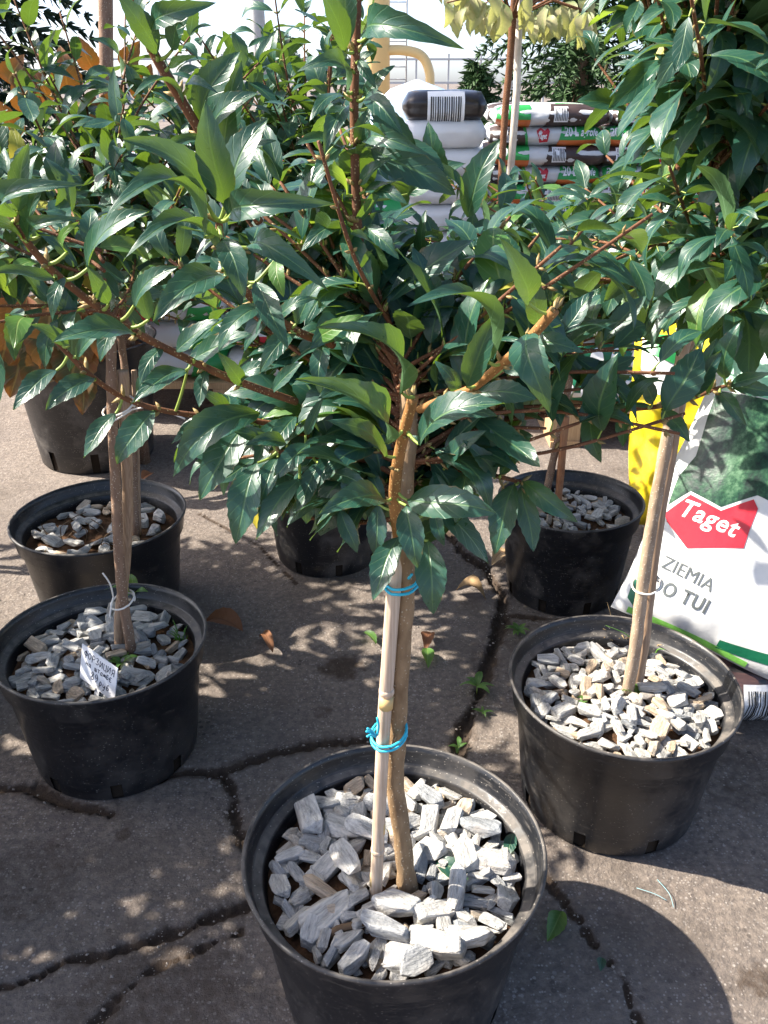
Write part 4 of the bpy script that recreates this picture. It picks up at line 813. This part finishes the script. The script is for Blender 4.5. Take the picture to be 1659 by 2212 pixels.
poly_decal('picture', fp([(1446, 1092), (1497, 1064), (1562, 1102), (1640, 1076)]) + [(0.36, v1 - .01), (0.43, v1 - .03), (0.494, v1 - .06), (0.494, v2)] + fp([(1548, 838), (1528, 900), (1505, 985), (1470, 1030)]), SB, e * .6, M['p_thuja'], BG, OB)
poly_decal('picture', [(0.494, v2 + .002), (0.494, v3), frame_uv(1580, 760), frame_uv(1549, 836)], SB, e * .6, M['p_lawn'], BG, OB)
poly_decal('picture', [(0.494, v3 + .002), (0.494, v4), (0.02, v4), frame_uv(1582, 758)], SB, e * .6, M['p_sky'], BG, OB)
poly_decal('logo', fp([(1437, 1110), (1497, 1072), (1562, 1110), (1632, 1085), (1642, 1105), (1608, 1188), (1482, 1188), (1440, 1128)]), SB, e, M['p_red'], BG, OB)
def text_fit(body, p0, p1, hpx, m_, bold=0.0, shear=0.0, S=SB, root=BG, off=OB):
    a = Vector(frame_uv(*p0)); b = Vector(frame_uv(*p1)); vs_, fs = text2d(body, 1.0, bold, shear); wd = max(v[0] for v in vs_); ht = max(v[1] for v in vs_)
    d = b - a; rot = math.atan2(d.y, d.x); top = Vector(frame_uv(p0[0] + hpx[0], p0[1] + hpx[1])); sy = (top - a).length / ht; sx = d.length / wd; c, s = math.cos(rot), math.sin(rot)
    return grid_decal('lettering', [(a.x + x * sx * c - y * sy * s, a.y + x * sx * s + y * sy * c) for x, y in vs_], fs, S, e * 1.6, M[m_], root, off)
text_fit('Taget', (1464, 1112), (1592, 1168), (12, -36), 'p_white', 0.016, 0.25)
text_fit('ZIEMIA', (1420, 1226), (1530, 1283), (5, -28), 'p_grey', 0.0)
text_fit('DO TUI', (1394, 1274), (1517, 1330), (8, -31), 'p_grey', 0.022)
poly_decal('green_panel', fp([(1362, 1250), (1350, 1295), (1365, 1318), (1392, 1318), (1388, 1272)]), SB, e, M['p_dkgreen'], BG, OB)
poly_decal('green_arc', [(0.20, 0.012), (0.30, 0.03), (0.40, 0.03), (0.49, 0.02), (0.49, 0.045), (0.40, 0.055), (0.30, 0.052), (0.20, 0.03)], SB, e, M['p_dkgreen'], BG, OB)
poly_decal('lime_edge', [(0.03, 0.004), (0.26, 0.004), (0.26, 0.016), (0.03, 0.016)], SB, e, M['p_lime'], BG, OB)
poly_decal('green_arc', [(0.32, 0.372), (0.42, 0.36), (0.49, 0.33), (0.49, 0.352), (0.42, 0.378), (0.32, 0.384)], SB, e, M['p_green'], BG, OB)
# brown bark bag lying under it
OK = PZ(1535, 1612, 0.0); ku = Vector((math.cos(R(10)), math.sin(R(10)), 0)); kv = Vector((-math.sin(R(10)), math.cos(R(10)), 0))
def loaf(name, O, u, v, Wd, Dp, Hh, m_, label, seed, group, cat='bag', p=3.2):
    """a sack lying flat: superellipse section swept along its length, ends pinched"""
    sd = seed * 3.7
    def S(a, s_, ee):      # a along length, s_ = height coordinate on the front face, -1..1 scaled by Hh/2
        ang = max(-1.25, min(1.25, s_ / (Hh / 2) * 1.2)); return P(a, ang, ee)
    def P(a, ang, ee):
        ends = max(0.0, 1 - abs(2 * a / Wd - 1) ** 6) ** 0.4; c, s2 = math.cos(ang), math.sin(ang)
        rr = (abs(c) ** p + abs(s2) ** p) ** (-1 / p); wv = 1 + 0.05 * noise.noise(Vector((a * 9, c * 2 + sd, s2 * 2))) + 0.03 * noise.noise(Vector((a * 30, c * 2 + sd, s2 * 2)))
        y = -c * rr * (Dp / 2) * wv * (0.55 + 0.45 * ends); z = s2 * rr * (Hh / 2) * wv * (0.25 + 0.75 * ends)
        dr = Vector((0, -c / (Dp / 2), s2 / (Hh / 2))).normalized()
        return O + u * a + v * (Dp / 2 + y + dr.y * ee) + UP * (Hh / 2 + z + dr.z * ee)
    root = thing(name, O, label, cat, group); mb = MB(); na, nb = max(8, int(Wd / 0.03)), 36
    for i in range(na + 1):
        for j in range(nb): mb.v.append(P(Wd * i / na, 2 * math.pi * j / nb, 0))
    for i in range(na):
        for j in range(nb): mb.f.append((i * nb + j, (i + 1) * nb + j, (i + 1) * nb + (j + 1) % nb, i * nb + (j + 1) % nb)); mb.m.append(0)
    mb.f.append(tuple(range(nb))); mb.m.append(0); mb.f.append(tuple(na * nb + j for j in reversed(range(nb)))); mb.m.append(0)
    mb.build('sack', M[m_], root, O); return root, S
KB, SK = loaf('bark_bag', OK, ku, kv, 0.66, 0.45, 0.17, 'film_black', 'dark brown bark mulch bag with barcode lying on ground below the white bag', 3, None)
poly_decal('picture', [(0.004, -0.072), (0.6, -0.072), (0.6, 0.074), (0.004, 0.074)], SK, .0015, M['p_bark'], KB, OK, cell=.02)
poly_decal('barcode_label', [(0.055, -0.066), (0.16, -0.066), (0.16, 0.03), (0.055, 0.03)], SK, .003, M['p_white'], KB, OK, cell=.02)
rk = random.Random(9); x = 0.062
lb = []
while x < 0.155:
    w0 = rk.choice((0.001, 0.002, 0.003)); lb.append((x, w0)); x += w0 + rk.choice((0.0012, 0.002, 0.003))
def bars(S, parent, off, lst, y0, y1, eps, cell=.02):
    vs_ = []; fs = []
    for x, w0 in lst: b = len(vs_); vs_ += [(x, y0), (x + w0, y0), (x + w0, y1), (x, y1)]; fs.append((b, b + 1, b + 2, b + 3))
    return grid_decal('barcode', vs_, fs, S, eps, M['p_black'], parent, off, cell)
bars(SK, KB, OK, lb, -0.06, 0.02, .0045)
# yellow bag standing in the sun
OY = PY(1352, 1085, 2.12); yv = (PY(1372, 690, 2.3) - OY).normalized(); yu = Vector((1, -0.3, 0.0)); yu = (yu - yv * yu.dot(yv)).normalized()
YB, SY = pillow('yellow_bag', OY - yv * .06, yu, yv, yu.cross(yv), 0.26, 0.56, 0.06, 'film_yellow', 'crumpled bright yellow bag standing in the sun behind the leaning stem', 'bag', 4, wr=0.018, back=.8)
poly_decal('white_panel', [(0.02, .36), (.12, .34), (.13, .5), (.02, .5)], SY, .002, M['p_white'], YB, OY - yv * .06); poly_decal('green_panel', [(0.03, .46), (.10, .43), (.17, .50), (.03, .51)], SY, .004, M['p_green'], YB, OY - yv * .06)
OW = PY(1530, 1010, 1.75); WB, SW = pillow('grey_bag', OW - UP * .05, Vector((.97, -.2, 0)).normalized(), Vector((0.05, .35, .93)).normalized(), Vector((.97, -.2, 0)).normalized().cross(Vector((0.05, .35, .93)).normalized()), 0.42, 0.36, 0.07, 'film_white', 'plain white bag half hidden between yellow bag and conifer picture bag', 'bag', 6, wr=.012)
poly_decal('dark_panel', [(.02, .03), (.14, .03), (.14, .12), (.02, .14)], SW, .002, M['film_black'], WB, OW - UP * .05); poly_decal('dark_panel', [(.02, .22), (.2, .2), (.2, .25), (.02, .27)], SW, .002, M['film_black'], WB, OW - UP * .05)

def pallet(O, Wd, Dp, label):
    root = thing('pallet', O, label, 'pallet', 'wooden pallets under the bag stacks')
    for k in range(6): mb = MB(); mb.box(O + Vector((Wd / 2, (k + .5) * Dp / 6, .131)), (Wd, Dp / 6 - .02, .022)); mb.build('board', M['wood'], root, O, False)
    for k in range(3):
        mb = MB(); mb.box(O + Vector((Wd * (.05 + .45 * k), Dp / 2, .0115)), (.1, Dp, .021)); mb.build('runner', M['wood'], root, O, False)
        for j in range(3): mb = MB(); mb.box(O + Vector((Wd * (.05 + .45 * k), Dp * (.08 + .42 * j), .071)), (.1, .12, .096)); mb.build('block', M['wood'], root, O, False)
    return root
def copy_tree(o, loc, label=None, group=None):
    c = o.copy(); C.objects.link(c); c.location = loc
    if label: c['label'] = label
    if group: c['group'] = group
    for ch in o.children:
        k = ch.copy(); C.objects.link(k); k.parent = c
    return c
# printed sack kinds for the far stack
def far_bag(kind, seed, label, group):
    O = Vector((0, 0, 0)); root, S = loaf('soil_bag', O, Vector((1, 0, 0)), Vector((0, 1, 0)), 0.66, 0.42, 0.118, 'film_white', label, seed, group, p=2.7)
    y0, y1 = -.052, .052; S0 = S; S = lambda a, b, e_: S0(a, b, e_ + .004)
    if kind == 0:
        poly_decal('brown_panel', [(.01, y0), (.22, y0), (.19, y1), (.01, y1)], S, .002, M['film_brown'], root, O, cell=.03)
        poly_decal('barcode_label', [(.07, -.02), (.14, -.02), (.14, .035), (.07, .035)], S, .004, M['p_white'], root, O, cell=.03); bars(S, root, O, [(.078 + .009 * k, .004) for k in range(7)], -.014, .028, .006, .03)
        poly_decal('green_arc', [(.22, y0), (.235, y0), (.205, y1), (.19, y1)], S, .003, M['p_green'], root, O, cell=.03)
        poly_decal('logo', [(.27, .02), (.295, .032), (.315, .02), (.335, .03), (.345, .018), (.335, -.018), (.29, -.022)], S, .003, M['p_red'], root, O, cell=.03)
        text_decal('Taget', .022, .277, -.006, S, .005, M['p_white'], root, O, .0006, .2, .03)
        poly_decal('green_panel', [(.40, -.012), (.655, -.012), (.655, .045), (.42, .045)], S, .003, M['p_green'], root, O, cell=.03); poly_decal('orange_panel', [(.385, y0), (.655, y0), (.655, -.012), (.40, -.012)], S, .003, M['p_orange'], root, O, cell=.03)
        text_decal('20 L', .045, .43, .002, S, .005, M['p_white'], root, O, .0012, 0, .03); text_decal('agrofe', .04, .52, .002, S, .005, M['p_white'], root, O, .0008, .3, .03)
    elif kind == 1:
        poly_decal('brown_panel', [(.28, y0), (.655, y0), (.655, y1), (.32, y1)], S, .002, M['film_brown'], root, O, cell=.03)
        poly_decal('barcode_label', [(.33, -.02), (.41, -.02), (.41, .035), (.33, .035)], S, .004, M['p_white'], root, O, cell=.03); bars(S, root, O, [(.338 + .009 * k, .004) for k in range(8)], -.014, .028, .006, .03)
        poly_decal('green_panel', [(.01, -.012), (.2, -.012), (.2, .045), (.01, .045)], S, .003, M['p_green'], root, O, cell=.03); poly_decal('orange_panel', [(.01, y0), (.2, y0), (.2, -.012), (.01, -.012)], S, .003, M['p_orange'], root, O, cell=.03)
        text_decal('20 L', .045, .03, .002, S, .005, M['p_white'], root, O, .0012, 0, .03)
    elif kind == 2:
        poly_decal('green_band', [(.01, -.03), (.655, -.03), (.655, .03), (.01, .03)], S, .002, M['p_dkgreen'], root, O, cell=.03)
        for k in range(9):
            c0 = .06 + k * .066; poly_decal('white_dot', [(c0 + .022 * math.cos(q * .5236), .022 * math.sin(q * .5236)) for q in range(12)], S, .004, M['p_white'], root, O, cell=.03)
    elif kind == 4:
        poly_decal('green_arc', [(.5, y0), (.62, y0), (.65, y1), (.56, y1)], S, .003, M['p_green'], root, O, cell=.03)
    elif kind == 3:
        poly_decal('red_label', [(.12, -.04), (.42, -.04), (.42, .04), (.12, .04)], S, .002, M['p_red'], root, O, cell=.03); text_decal('Tar', .06, .15, -.02, S, .004, M['p_white'], root, O, .001, 0, .03)
        poly_decal('green_arc', [(.5, y0), (.62, y0), (.65, y1), (.56, y1)], S, .003, M['p_green'], root, O, cell=.03)
    return root
def stack(kinds, O, cols, rows, layers, zb, lab, group, sz=(0.66, 0.42, 0.118), rnd=None, drop=0.106):
    protos = {}
    for l in range(layers):
        for j in range(rows):
            for i in range(cols):
                k = kinds[(i + l * (1 if cols > 1 else 1) + j) % len(kinds)]; loc = O + Vector((i * sz[0] * .985 + rnd.uniform(-.02, .02), j * sz[1] + rnd.uniform(-.02, .02), zb + l * drop))
                if k not in protos: protos[k] = far_bag(k, k + 11, lab[k], group); protos[k].location = loc
                else: copy_tree(protos[k], loc)
LABS = {4: 'plain white bag with green corner in stack behind the leaves', 0: 'white soil bag with brown end, red logo and green 20 L panel in far stack', 1: 'white soil bag with long brown end and barcode in far stack', 2: 'white bag with green dotted band stacked on near pallet', 3: 'white bag with red lettered label in stack behind the leaves'}
rs = random.Random(5)
far_o = Vector((0.62, 5.35, 0)); pallet(far_o, 1.3, 0.86, 'wooden pallet under the far soil bags with red logos'); stack([0, 1], far_o, 2, 2, 8, .142, LABS, 'soil bags in the far stack', rnd=rs)
near_o = Vector((0.55, 2.72, 0)); pallet(near_o, 1.3, 0.86, 'wooden pallet under white bags with green dotted bands'); stack([2], near_o, 2, 2, 4, .142, LABS, 'dotted bags on the near pallet', rnd=rs)
left_o = Vector((-1.22, 2.98, 0)); pallet(left_o, 1.3, 0.86, 'wooden pallet behind the hydrangea under red labelled bags'); stack([4, 4, 3, 4, 4], left_o, 2, 2, 7, .142, LABS, 'bags stacked behind the leaves', rnd=rs)
# shrink-wrapped heap and black bag in front of it
ho = PY(905, 300, 5.2); ho.z = 0
HP = thing('wrapped_pallet', ho, 'heap of bags under bluish stretch film beside far soil bags', 'wrapped pallet'); mb = MB(); nu, nv = 40, 22
for i in range(nv + 1):
    f = i / nv; prof_r = (1 - max(0, f - .55) ** 2 / .2025) ** .5 if f > .55 else 1.0
    for j in range(nu):
        a = 6.2832 * j / nu; c, s = math.cos(a), math.sin(a); rr = (abs(c) ** 4 + abs(s) ** 4) ** -.25; k = rr * max(.02, prof_r) * (1 + .05 * noise.noise(Vector((c * 2, s * 2, f * 9))) + .02 * noise.noise(Vector((c * 7, s * 7, f * 25))))
        mb.v.append(ho + Vector((c * .36 * k, .45 + s * .4 * k, 1.13 * f)))
for i in range(nv):
    for j in range(nu): mb.f.append((i * nu + j, i * nu + (j + 1) % nu, (i + 1) * nu + (j + 1) % nu, (i + 1) * nu + j)); mb.m.append(0)
mb.build('film', M['film_blue'], HP, ho)
for kz, py_ in enumerate((325, 268)):
    o_ = PY(870, py_, 4.62); BK, SKK = loaf('black_bag', o_, X1, Y1, 0.42, 0.40, 0.15, 'film_black' if kz else 'film_white', 'glossy black bag with large barcode label lying before the wrapped heap' if kz else 'white bag lying directly under the glossy black barcode bag', 8 + kz, None)
    if kz: poly_decal('barcode_label', [(.12, -.06), (.30, -.06), (.30, .05), (.12, .05)], SKK, .008, M['p_white'], BK, o_, cell=.015); bars(SKK, BK, o_, [(.135 + .011 * k, .005 + .002 * (k % 3 == 0)) for k in range(14)], -.05, .03, .011, .015)
    else: low = o_
pb = Vector((low.x, low.y, 0)); cz = low.z
pallet(Vector((low.x - .1, low.y - .05, 0)), .8, .5, 'wooden pallet below the glossy black barcode bag')
nl = 5
for k in range(nl):
    copy_o = low.copy(); copy_o.z = .142 + k * (cz - .142) / nl; loaf('soil_bag', copy_o, X1, Y1, 0.44, 0.40, (cz - .142) / nl + .012, 'film_white', 'plain white bag stacked below the glossy black barcode bag', 20 + k, 'plain white bags below the black bag')

# ------------------------------------------------------------------ behind: maple, conifers, pipe, fence
Lm = PY(1098, 150, 4.3); Lm.z = 0; rM = random.Random(81)
MP = thing('potted_maple', Lm, 'young variegated maple with thin brown stem and pale stake behind far leaves', 'potted tree'); pot(MP, Lm, .36, .26, 'pot', 9)
mb = MB(); mb.tube(spline([Lm + UP * .1, PY(1088, 290, 4.3), PY(1100, 150, 4.3), PY(1108, 40, 4.3), PY(1115, -60, 4.3)], 5), .016, 9); mb.build('trunk', M['twig'], MP, Lm)
mb = MB(); mb.tube([Lm + Vector((.03, .03, .1)), PY(1117, 190, 4.35), PY(1125, -150, 4.35)], .017, 8); mb.build('stake', M['stake_pale'], MP, Lm)
mb = MB(); br_pts = []
for i in range(14):
    a = i * 2.4; p = PY(1106, 40, 4.3); q = p + Vector((math.cos(a) * .34, math.sin(a) * .34, rM.uniform(-.02, .2))); mb.tube([p, p.lerp(q, .5) + UP * .06, q], [.006, .005, .003], 6); br_pts.append((p, q))
bm_ = mb.build('branches', M['twig'], MP, Lm)
for i in range(85):
    p, q = rM.choice(br_pts); c = p.lerp(q, rM.uniform(.3, 1.05)); put_leaf(rM.choice(LVAR), c, c + Vector((rM.uniform(-.4, .4), rM.uniform(-.4, .4), -rM.uniform(.5, 1.2))).normalized() * rM.uniform(.09, .15), (CAM - c).normalized() + Vector((rM.uniform(-.8, .8), 0, .4)), bm_, Lm)
def conifer(L0, H, Rb, seed, m_, label, base=0.1, nb=90, droop=0.35):
    rnd = random.Random(seed); root = thing('conifer_tree', L0, label, 'tree', 'conifers behind the bags'); mb = MB(); mb.tube([L0, L0 + UP * H], [H * .02, .01], 8); mb.build('trunk', M['bark_grey'], root, L0)
    cr = MB()
    nb = int(nb * 1.7)
    for i in range(nb):
        f = (i + rnd.random()) / nb; z = H * (base + (1 - base) * f); ln = Rb * (1 - f) ** .8 * rnd.uniform(.7, 1.15) + .06; a = i * 2.4 + rnd.uniform(-.3, .3); d = Vector((math.cos(a), math.sin(a), 0)); sd_ = Vector((-d.y, d.x, 0))
        steps = max(5, int(ln / .05))
        for k in range(steps):
            t = (k + .5) / steps; p = L0 + UP * (z - droop * ln * t * t) + d * ln * t
            for s in range(11):
                l = rnd.uniform(.05, .12) * (1.2 - .5 * t); dd = (d * rnd.uniform(.2, 1) + sd_ * rnd.uniform(-1.1, 1.1) + UP * rnd.uniform(-1.1, .35)).normalized(); w = dd.cross(Vector((rnd.uniform(-1, 1), rnd.uniform(-1, 1), rnd.uniform(-1, 1)))).normalized() * rnd.uniform(.005, .011); b = len(cr.v)
                cr.v += [p - w, p + w, p + dd * l * .7 + w * .8, p + dd * l, p + dd * l * .7 - w * .8]; cr.f.append((b, b + 1, b + 2, b + 3, b + 4)); cr.m.append(0)
    c = cr.build('crown', M[m_], root, L0, False); c['kind'] = 'stuff'; return root
conifer(Vector((1.55, 7.6, 0)), 4.2, 1.15, 1, 'needle', 'drooping dark green spruce behind the far soil bags', nb=120, droop=.6)
conifer(Vector((3.0, 7.4, 0)), 4.6, 1.3, 2, 'needle_dark', 'dense dark conifer beside the drooping spruce', nb=120)
conifer(Vector((0.72, 7.4, 0)), 1.25, .35, 3, 'needle', 'small light green conifer beside the yellow pipe', nb=40, droop=.2)
conifer(Vector((-2.2, 4.9, 0)), 3.8, 1.0, 4, 'needle_dark', 'nearly black conifer behind the orange hydrangea', nb=110)
conifer(Vector((1.9, 3.6, 0)), 3.0, .8, 5, 'needle_dark', 'dark conifer behind the crown of the leaning forsythia', nb=90)
# yellow gas pipe
lp = PY(817, 180, 11.5); lp.z = 0; GP = thing('gas_pipe', lp, 'yellow painted gas pipe with wide upright and bent side branch', 'pipe')
mb = MB(); mb.tube([lp, lp + UP * 4.5], .14, 20); up_ = mb.build('upright', M['pipe'], GP, lp)
mb = MB(); z0 = 1.45; mb.tube(spline([lp + Vector((.1, -.02, z0)), lp + Vector((.3, -.02, z0)), lp + Vector((.5, -.02, z0 - .05)), lp + Vector((.6, -.02, z0 - .2)), lp + Vector((.62, -.02, z0 - .45)), lp + Vector((.62, -.02, 0))], 6), .055, 14); mb.build('side_branch', M['pipe'], GP, lp)
lm = PY(858, 180, 13.0); lm.z = 0; LM = thing('lattice_mast', lm, 'thin grey lattice ladder standing right beside the yellow pipe', 'ladder')
for sx in (-.12, .12): mb = MB(); mb.tube([lm + X1 * sx, lm + X1 * sx + UP * 4.5], .012, 6); mb.build('rail', M['steel'], LM, lm)
for k in range(30): mb = MB(); mb.tube([lm + X1 * -.12 + UP * (.15 * k + .1), lm + X1 * .12 + UP * (.15 * k + .1)], .008, 5); mb.build('rung', M['steel'], LM, lm)
fo = Vector((-14, 30, 0)); FN = thing('fence', fo, 'long pale metal railing fence far away on the horizon', 'fence')
for zz in (.5, 1.1, 1.75): mb = MB(); mb.box(fo + Vector((14, 0, zz)), (28, .05, .06)); mb.build('rail', M['steel'], FN, fo, False)
for k in range(29): mb = MB(); mb.box(fo + Vector((k, .06, .95)), (.06, .06, 1.9)); mb.build('post', M['steel'], FN, fo, False)
lo_ = PY(560, 100, 9.0); lo_.z = 0; mb = MB(); mb.tube([lo_, lo_ + UP * 2, lo_ + UP * 5], [.07, .065, .06], 12); mb.build('light_pole', M['steel']).name = 'lamp_post'
tag(bpy.data.objects['lamp_post'], 'plain pale metal post standing beyond the red labelled bags', 'post')
rt = random.Random(4); tl = PY(617, 150, 60); tl.z = 0; TT = thing('far_tree', tl, 'single small tree far off on the horizon beneath the sky', 'tree'); mb = MB(); mb.tube([tl, tl + UP * 3], [.15, .06], 6); mb.build('trunk', M['bark_grey'], TT, tl); mb = MB()
for i in range(900):
    d = Vector((rt.gauss(0, 1), rt.gauss(0, 1), rt.gauss(0, 1))); d = d.normalized() * rt.random() ** .4; p = tl + Vector((d.x * .75, d.y * .75, 2.6 + d.z * 1.3)); w = Vector((rt.uniform(-1, 1), rt.uniform(-1, 1), rt.uniform(-1, 1))).normalized() * .1; h_ = w.orthogonal().normalized() * .12; b = len(mb.v); mb.v += [p - w, p + h_, p + w, p - h_]; mb.f.append((b, b + 1, b + 2, b + 3)); mb.m.append(0)
c = mb.build('crown', M['far_tree'], TT, tl, False); c['kind'] = 'stuff'

# ------------------------------------------------------------------ litter on the ground
def fallen(bx, by, tx, ty, pool_m, label, arch=.3, hw=.22, z=0.012, roll=0.0):
    b, t = PZ(bx, by, z), PZ(tx, ty, z); me = leaf_mesh('fallen_leaf', [M[pool_m]], hw, arch, .5, .6, .6, sd=int(bx), shape=.85, seg=12)
    n = Vector((math.sin(roll), 0, math.cos(roll))); o = put_leaf(me, b, t, n, None, Vector(), 'fallen_leaf'); tag(o, label, 'leaf', None); return o
fallen(525, 1365, 438, 1342, 'leaf_brown', 'curled rusty brown leaf on concrete just right of the priced pot', .8, .26)
fallen(590, 1410, 560, 1370, 'leaf_brown', 'narrow dark brown curled leaf on concrete near a rusty leaf', 1.0, .14)
fallen(985, 1275, 1050, 1290, 'leaf_tan', 'crumpled pale tan leaf on concrete beside the dirt crack', 1.2, .38)
fallen(930, 1366, 918, 1400, 'leaf_brown', 'small rusty leaf touching a green leaf on concrete', .5, .25)
fallen(922, 1400, 925, 1438, 'leaf_young', 'small green leaf below a rusty leaf on concrete', .2, .22)
fallen(788, 1364, 812, 1388, 'leaf_young', 'small green leaf lying left of the bamboo cane on concrete', .2, .22)
fallen(1215, 1968, 1182, 2028, 'leaf_young', 'mottled green leaf on asphalt beside the thin crack', .15, .26)
fallen(1300, 2068, 1297, 2096, 'leaf', 'tiny dark green leaf lying on the thin crack', .15, .32)
fallen(1100, 1190, 1062, 1215, 'leaf_tan', 'pale brown leaf on concrete at the foot of the reddish-staked pot', .5, .26)
fallen(330, 1022, 305, 1034, 'leaf_brown', 'pinkish brown leaf on ground beside the dusty hydrangea pot', .3, .4)
def weed(px, py, label, n, s, seed):
    p = PZ(px, py, -.004); rnd = random.Random(seed); root = thing('weed_seedling', p, label, 'weed', None); mb = MB(); mb.tube([p - UP * .006, p + UP * s * .35], [.0014, .001], 5); mb.build('stem', M['petiole'], root, p); seedling(root, p, p + UP * s * .3, rnd, n, s, up=.35)
weed(1030, 1495, 'green weed seedling with broad leaves in the dirt crack midway', 5, .045, 1); weed(990, 1622, 'tiny weed seedling in the crack behind the blue-twine pot', 4, .026, 2); weed(1118, 1372, 'bushy little weed at left rim of the pot by soil bag', 9, .032, 3); weed(1042, 1545, 'thin pale weed in the crack below a bigger seedling', 4, .022, 4)
mb = MB(); rg = random.Random(8)
for i in range(3300):
    x, y = rg.uniform(-.95, .95), rg.uniform(.5, 2.3)
    if i > 2600:
        l, w, d = rg.choice(cracks); q = rg.randrange(len(l) - 1); pp = l[q].lerp(l[q + 1], rg.random()); x, y = pp.x + rg.gauss(0, w * 1.6), pp.y + rg.gauss(0, w * 1.6)
    if any((Vector((x, y, 0)) - Vector((l.x, l.y, 0))).length < .165 for l in (LA, LB, LC, LE, LF, LG)): continue
    s = .0010 + .0032 * rg.random() ** 5; a = rg.uniform(0, 3); b = len(mb.v); c_, s_ = math.cos(a), math.sin(a); k = rg.uniform(.6, 1)
    z = 0.0035 * noise.noise(Vector((x, y, 0)) * 3)
    for dx, dy, dz in ((1, 0, 0), (0, k, 0), (-1, 0, 0), (0, -k, 0), (0, 0, .6), (0, 0, -.6)): mb.v.append(Vector((x + (dx * c_ - dy * s_) * s, y + (dx * s_ + dy * c_) * s, z + dz * s)))
    for f in ((0, 1, 4), (1, 2, 4), (2, 3, 4), (3, 0, 4), (1, 0, 5), (2, 1, 5), (3, 2, 5), (0, 3, 5)): mb.f.append(tuple(b + q for q in f)); mb.m.append(0)
gr = mb.build('gravel_grit', M['grit'], None, Vector(), False); gr['kind'] = 'stuff'; gr['label'] = 'fine loose grit scattered over the concrete'; gr['category'] = 'grit'
mb = MB()
for a_, b_ in (((1420, 1900), (1455, 1960)), ((1375, 1918), (1440, 1945))): mb.tube(spline([PZ(*a_, .004), PZ((a_[0] + b_[0]) / 2 + 8, (a_[1] + b_[1]) / 2, .006), PZ(*b_, .004)], 4), .0005, 5)
tag(mb.build('twine_scrap', M['twine_pale']), 'frayed scrap of pale blue twine on the sunlit concrete', 'twine')
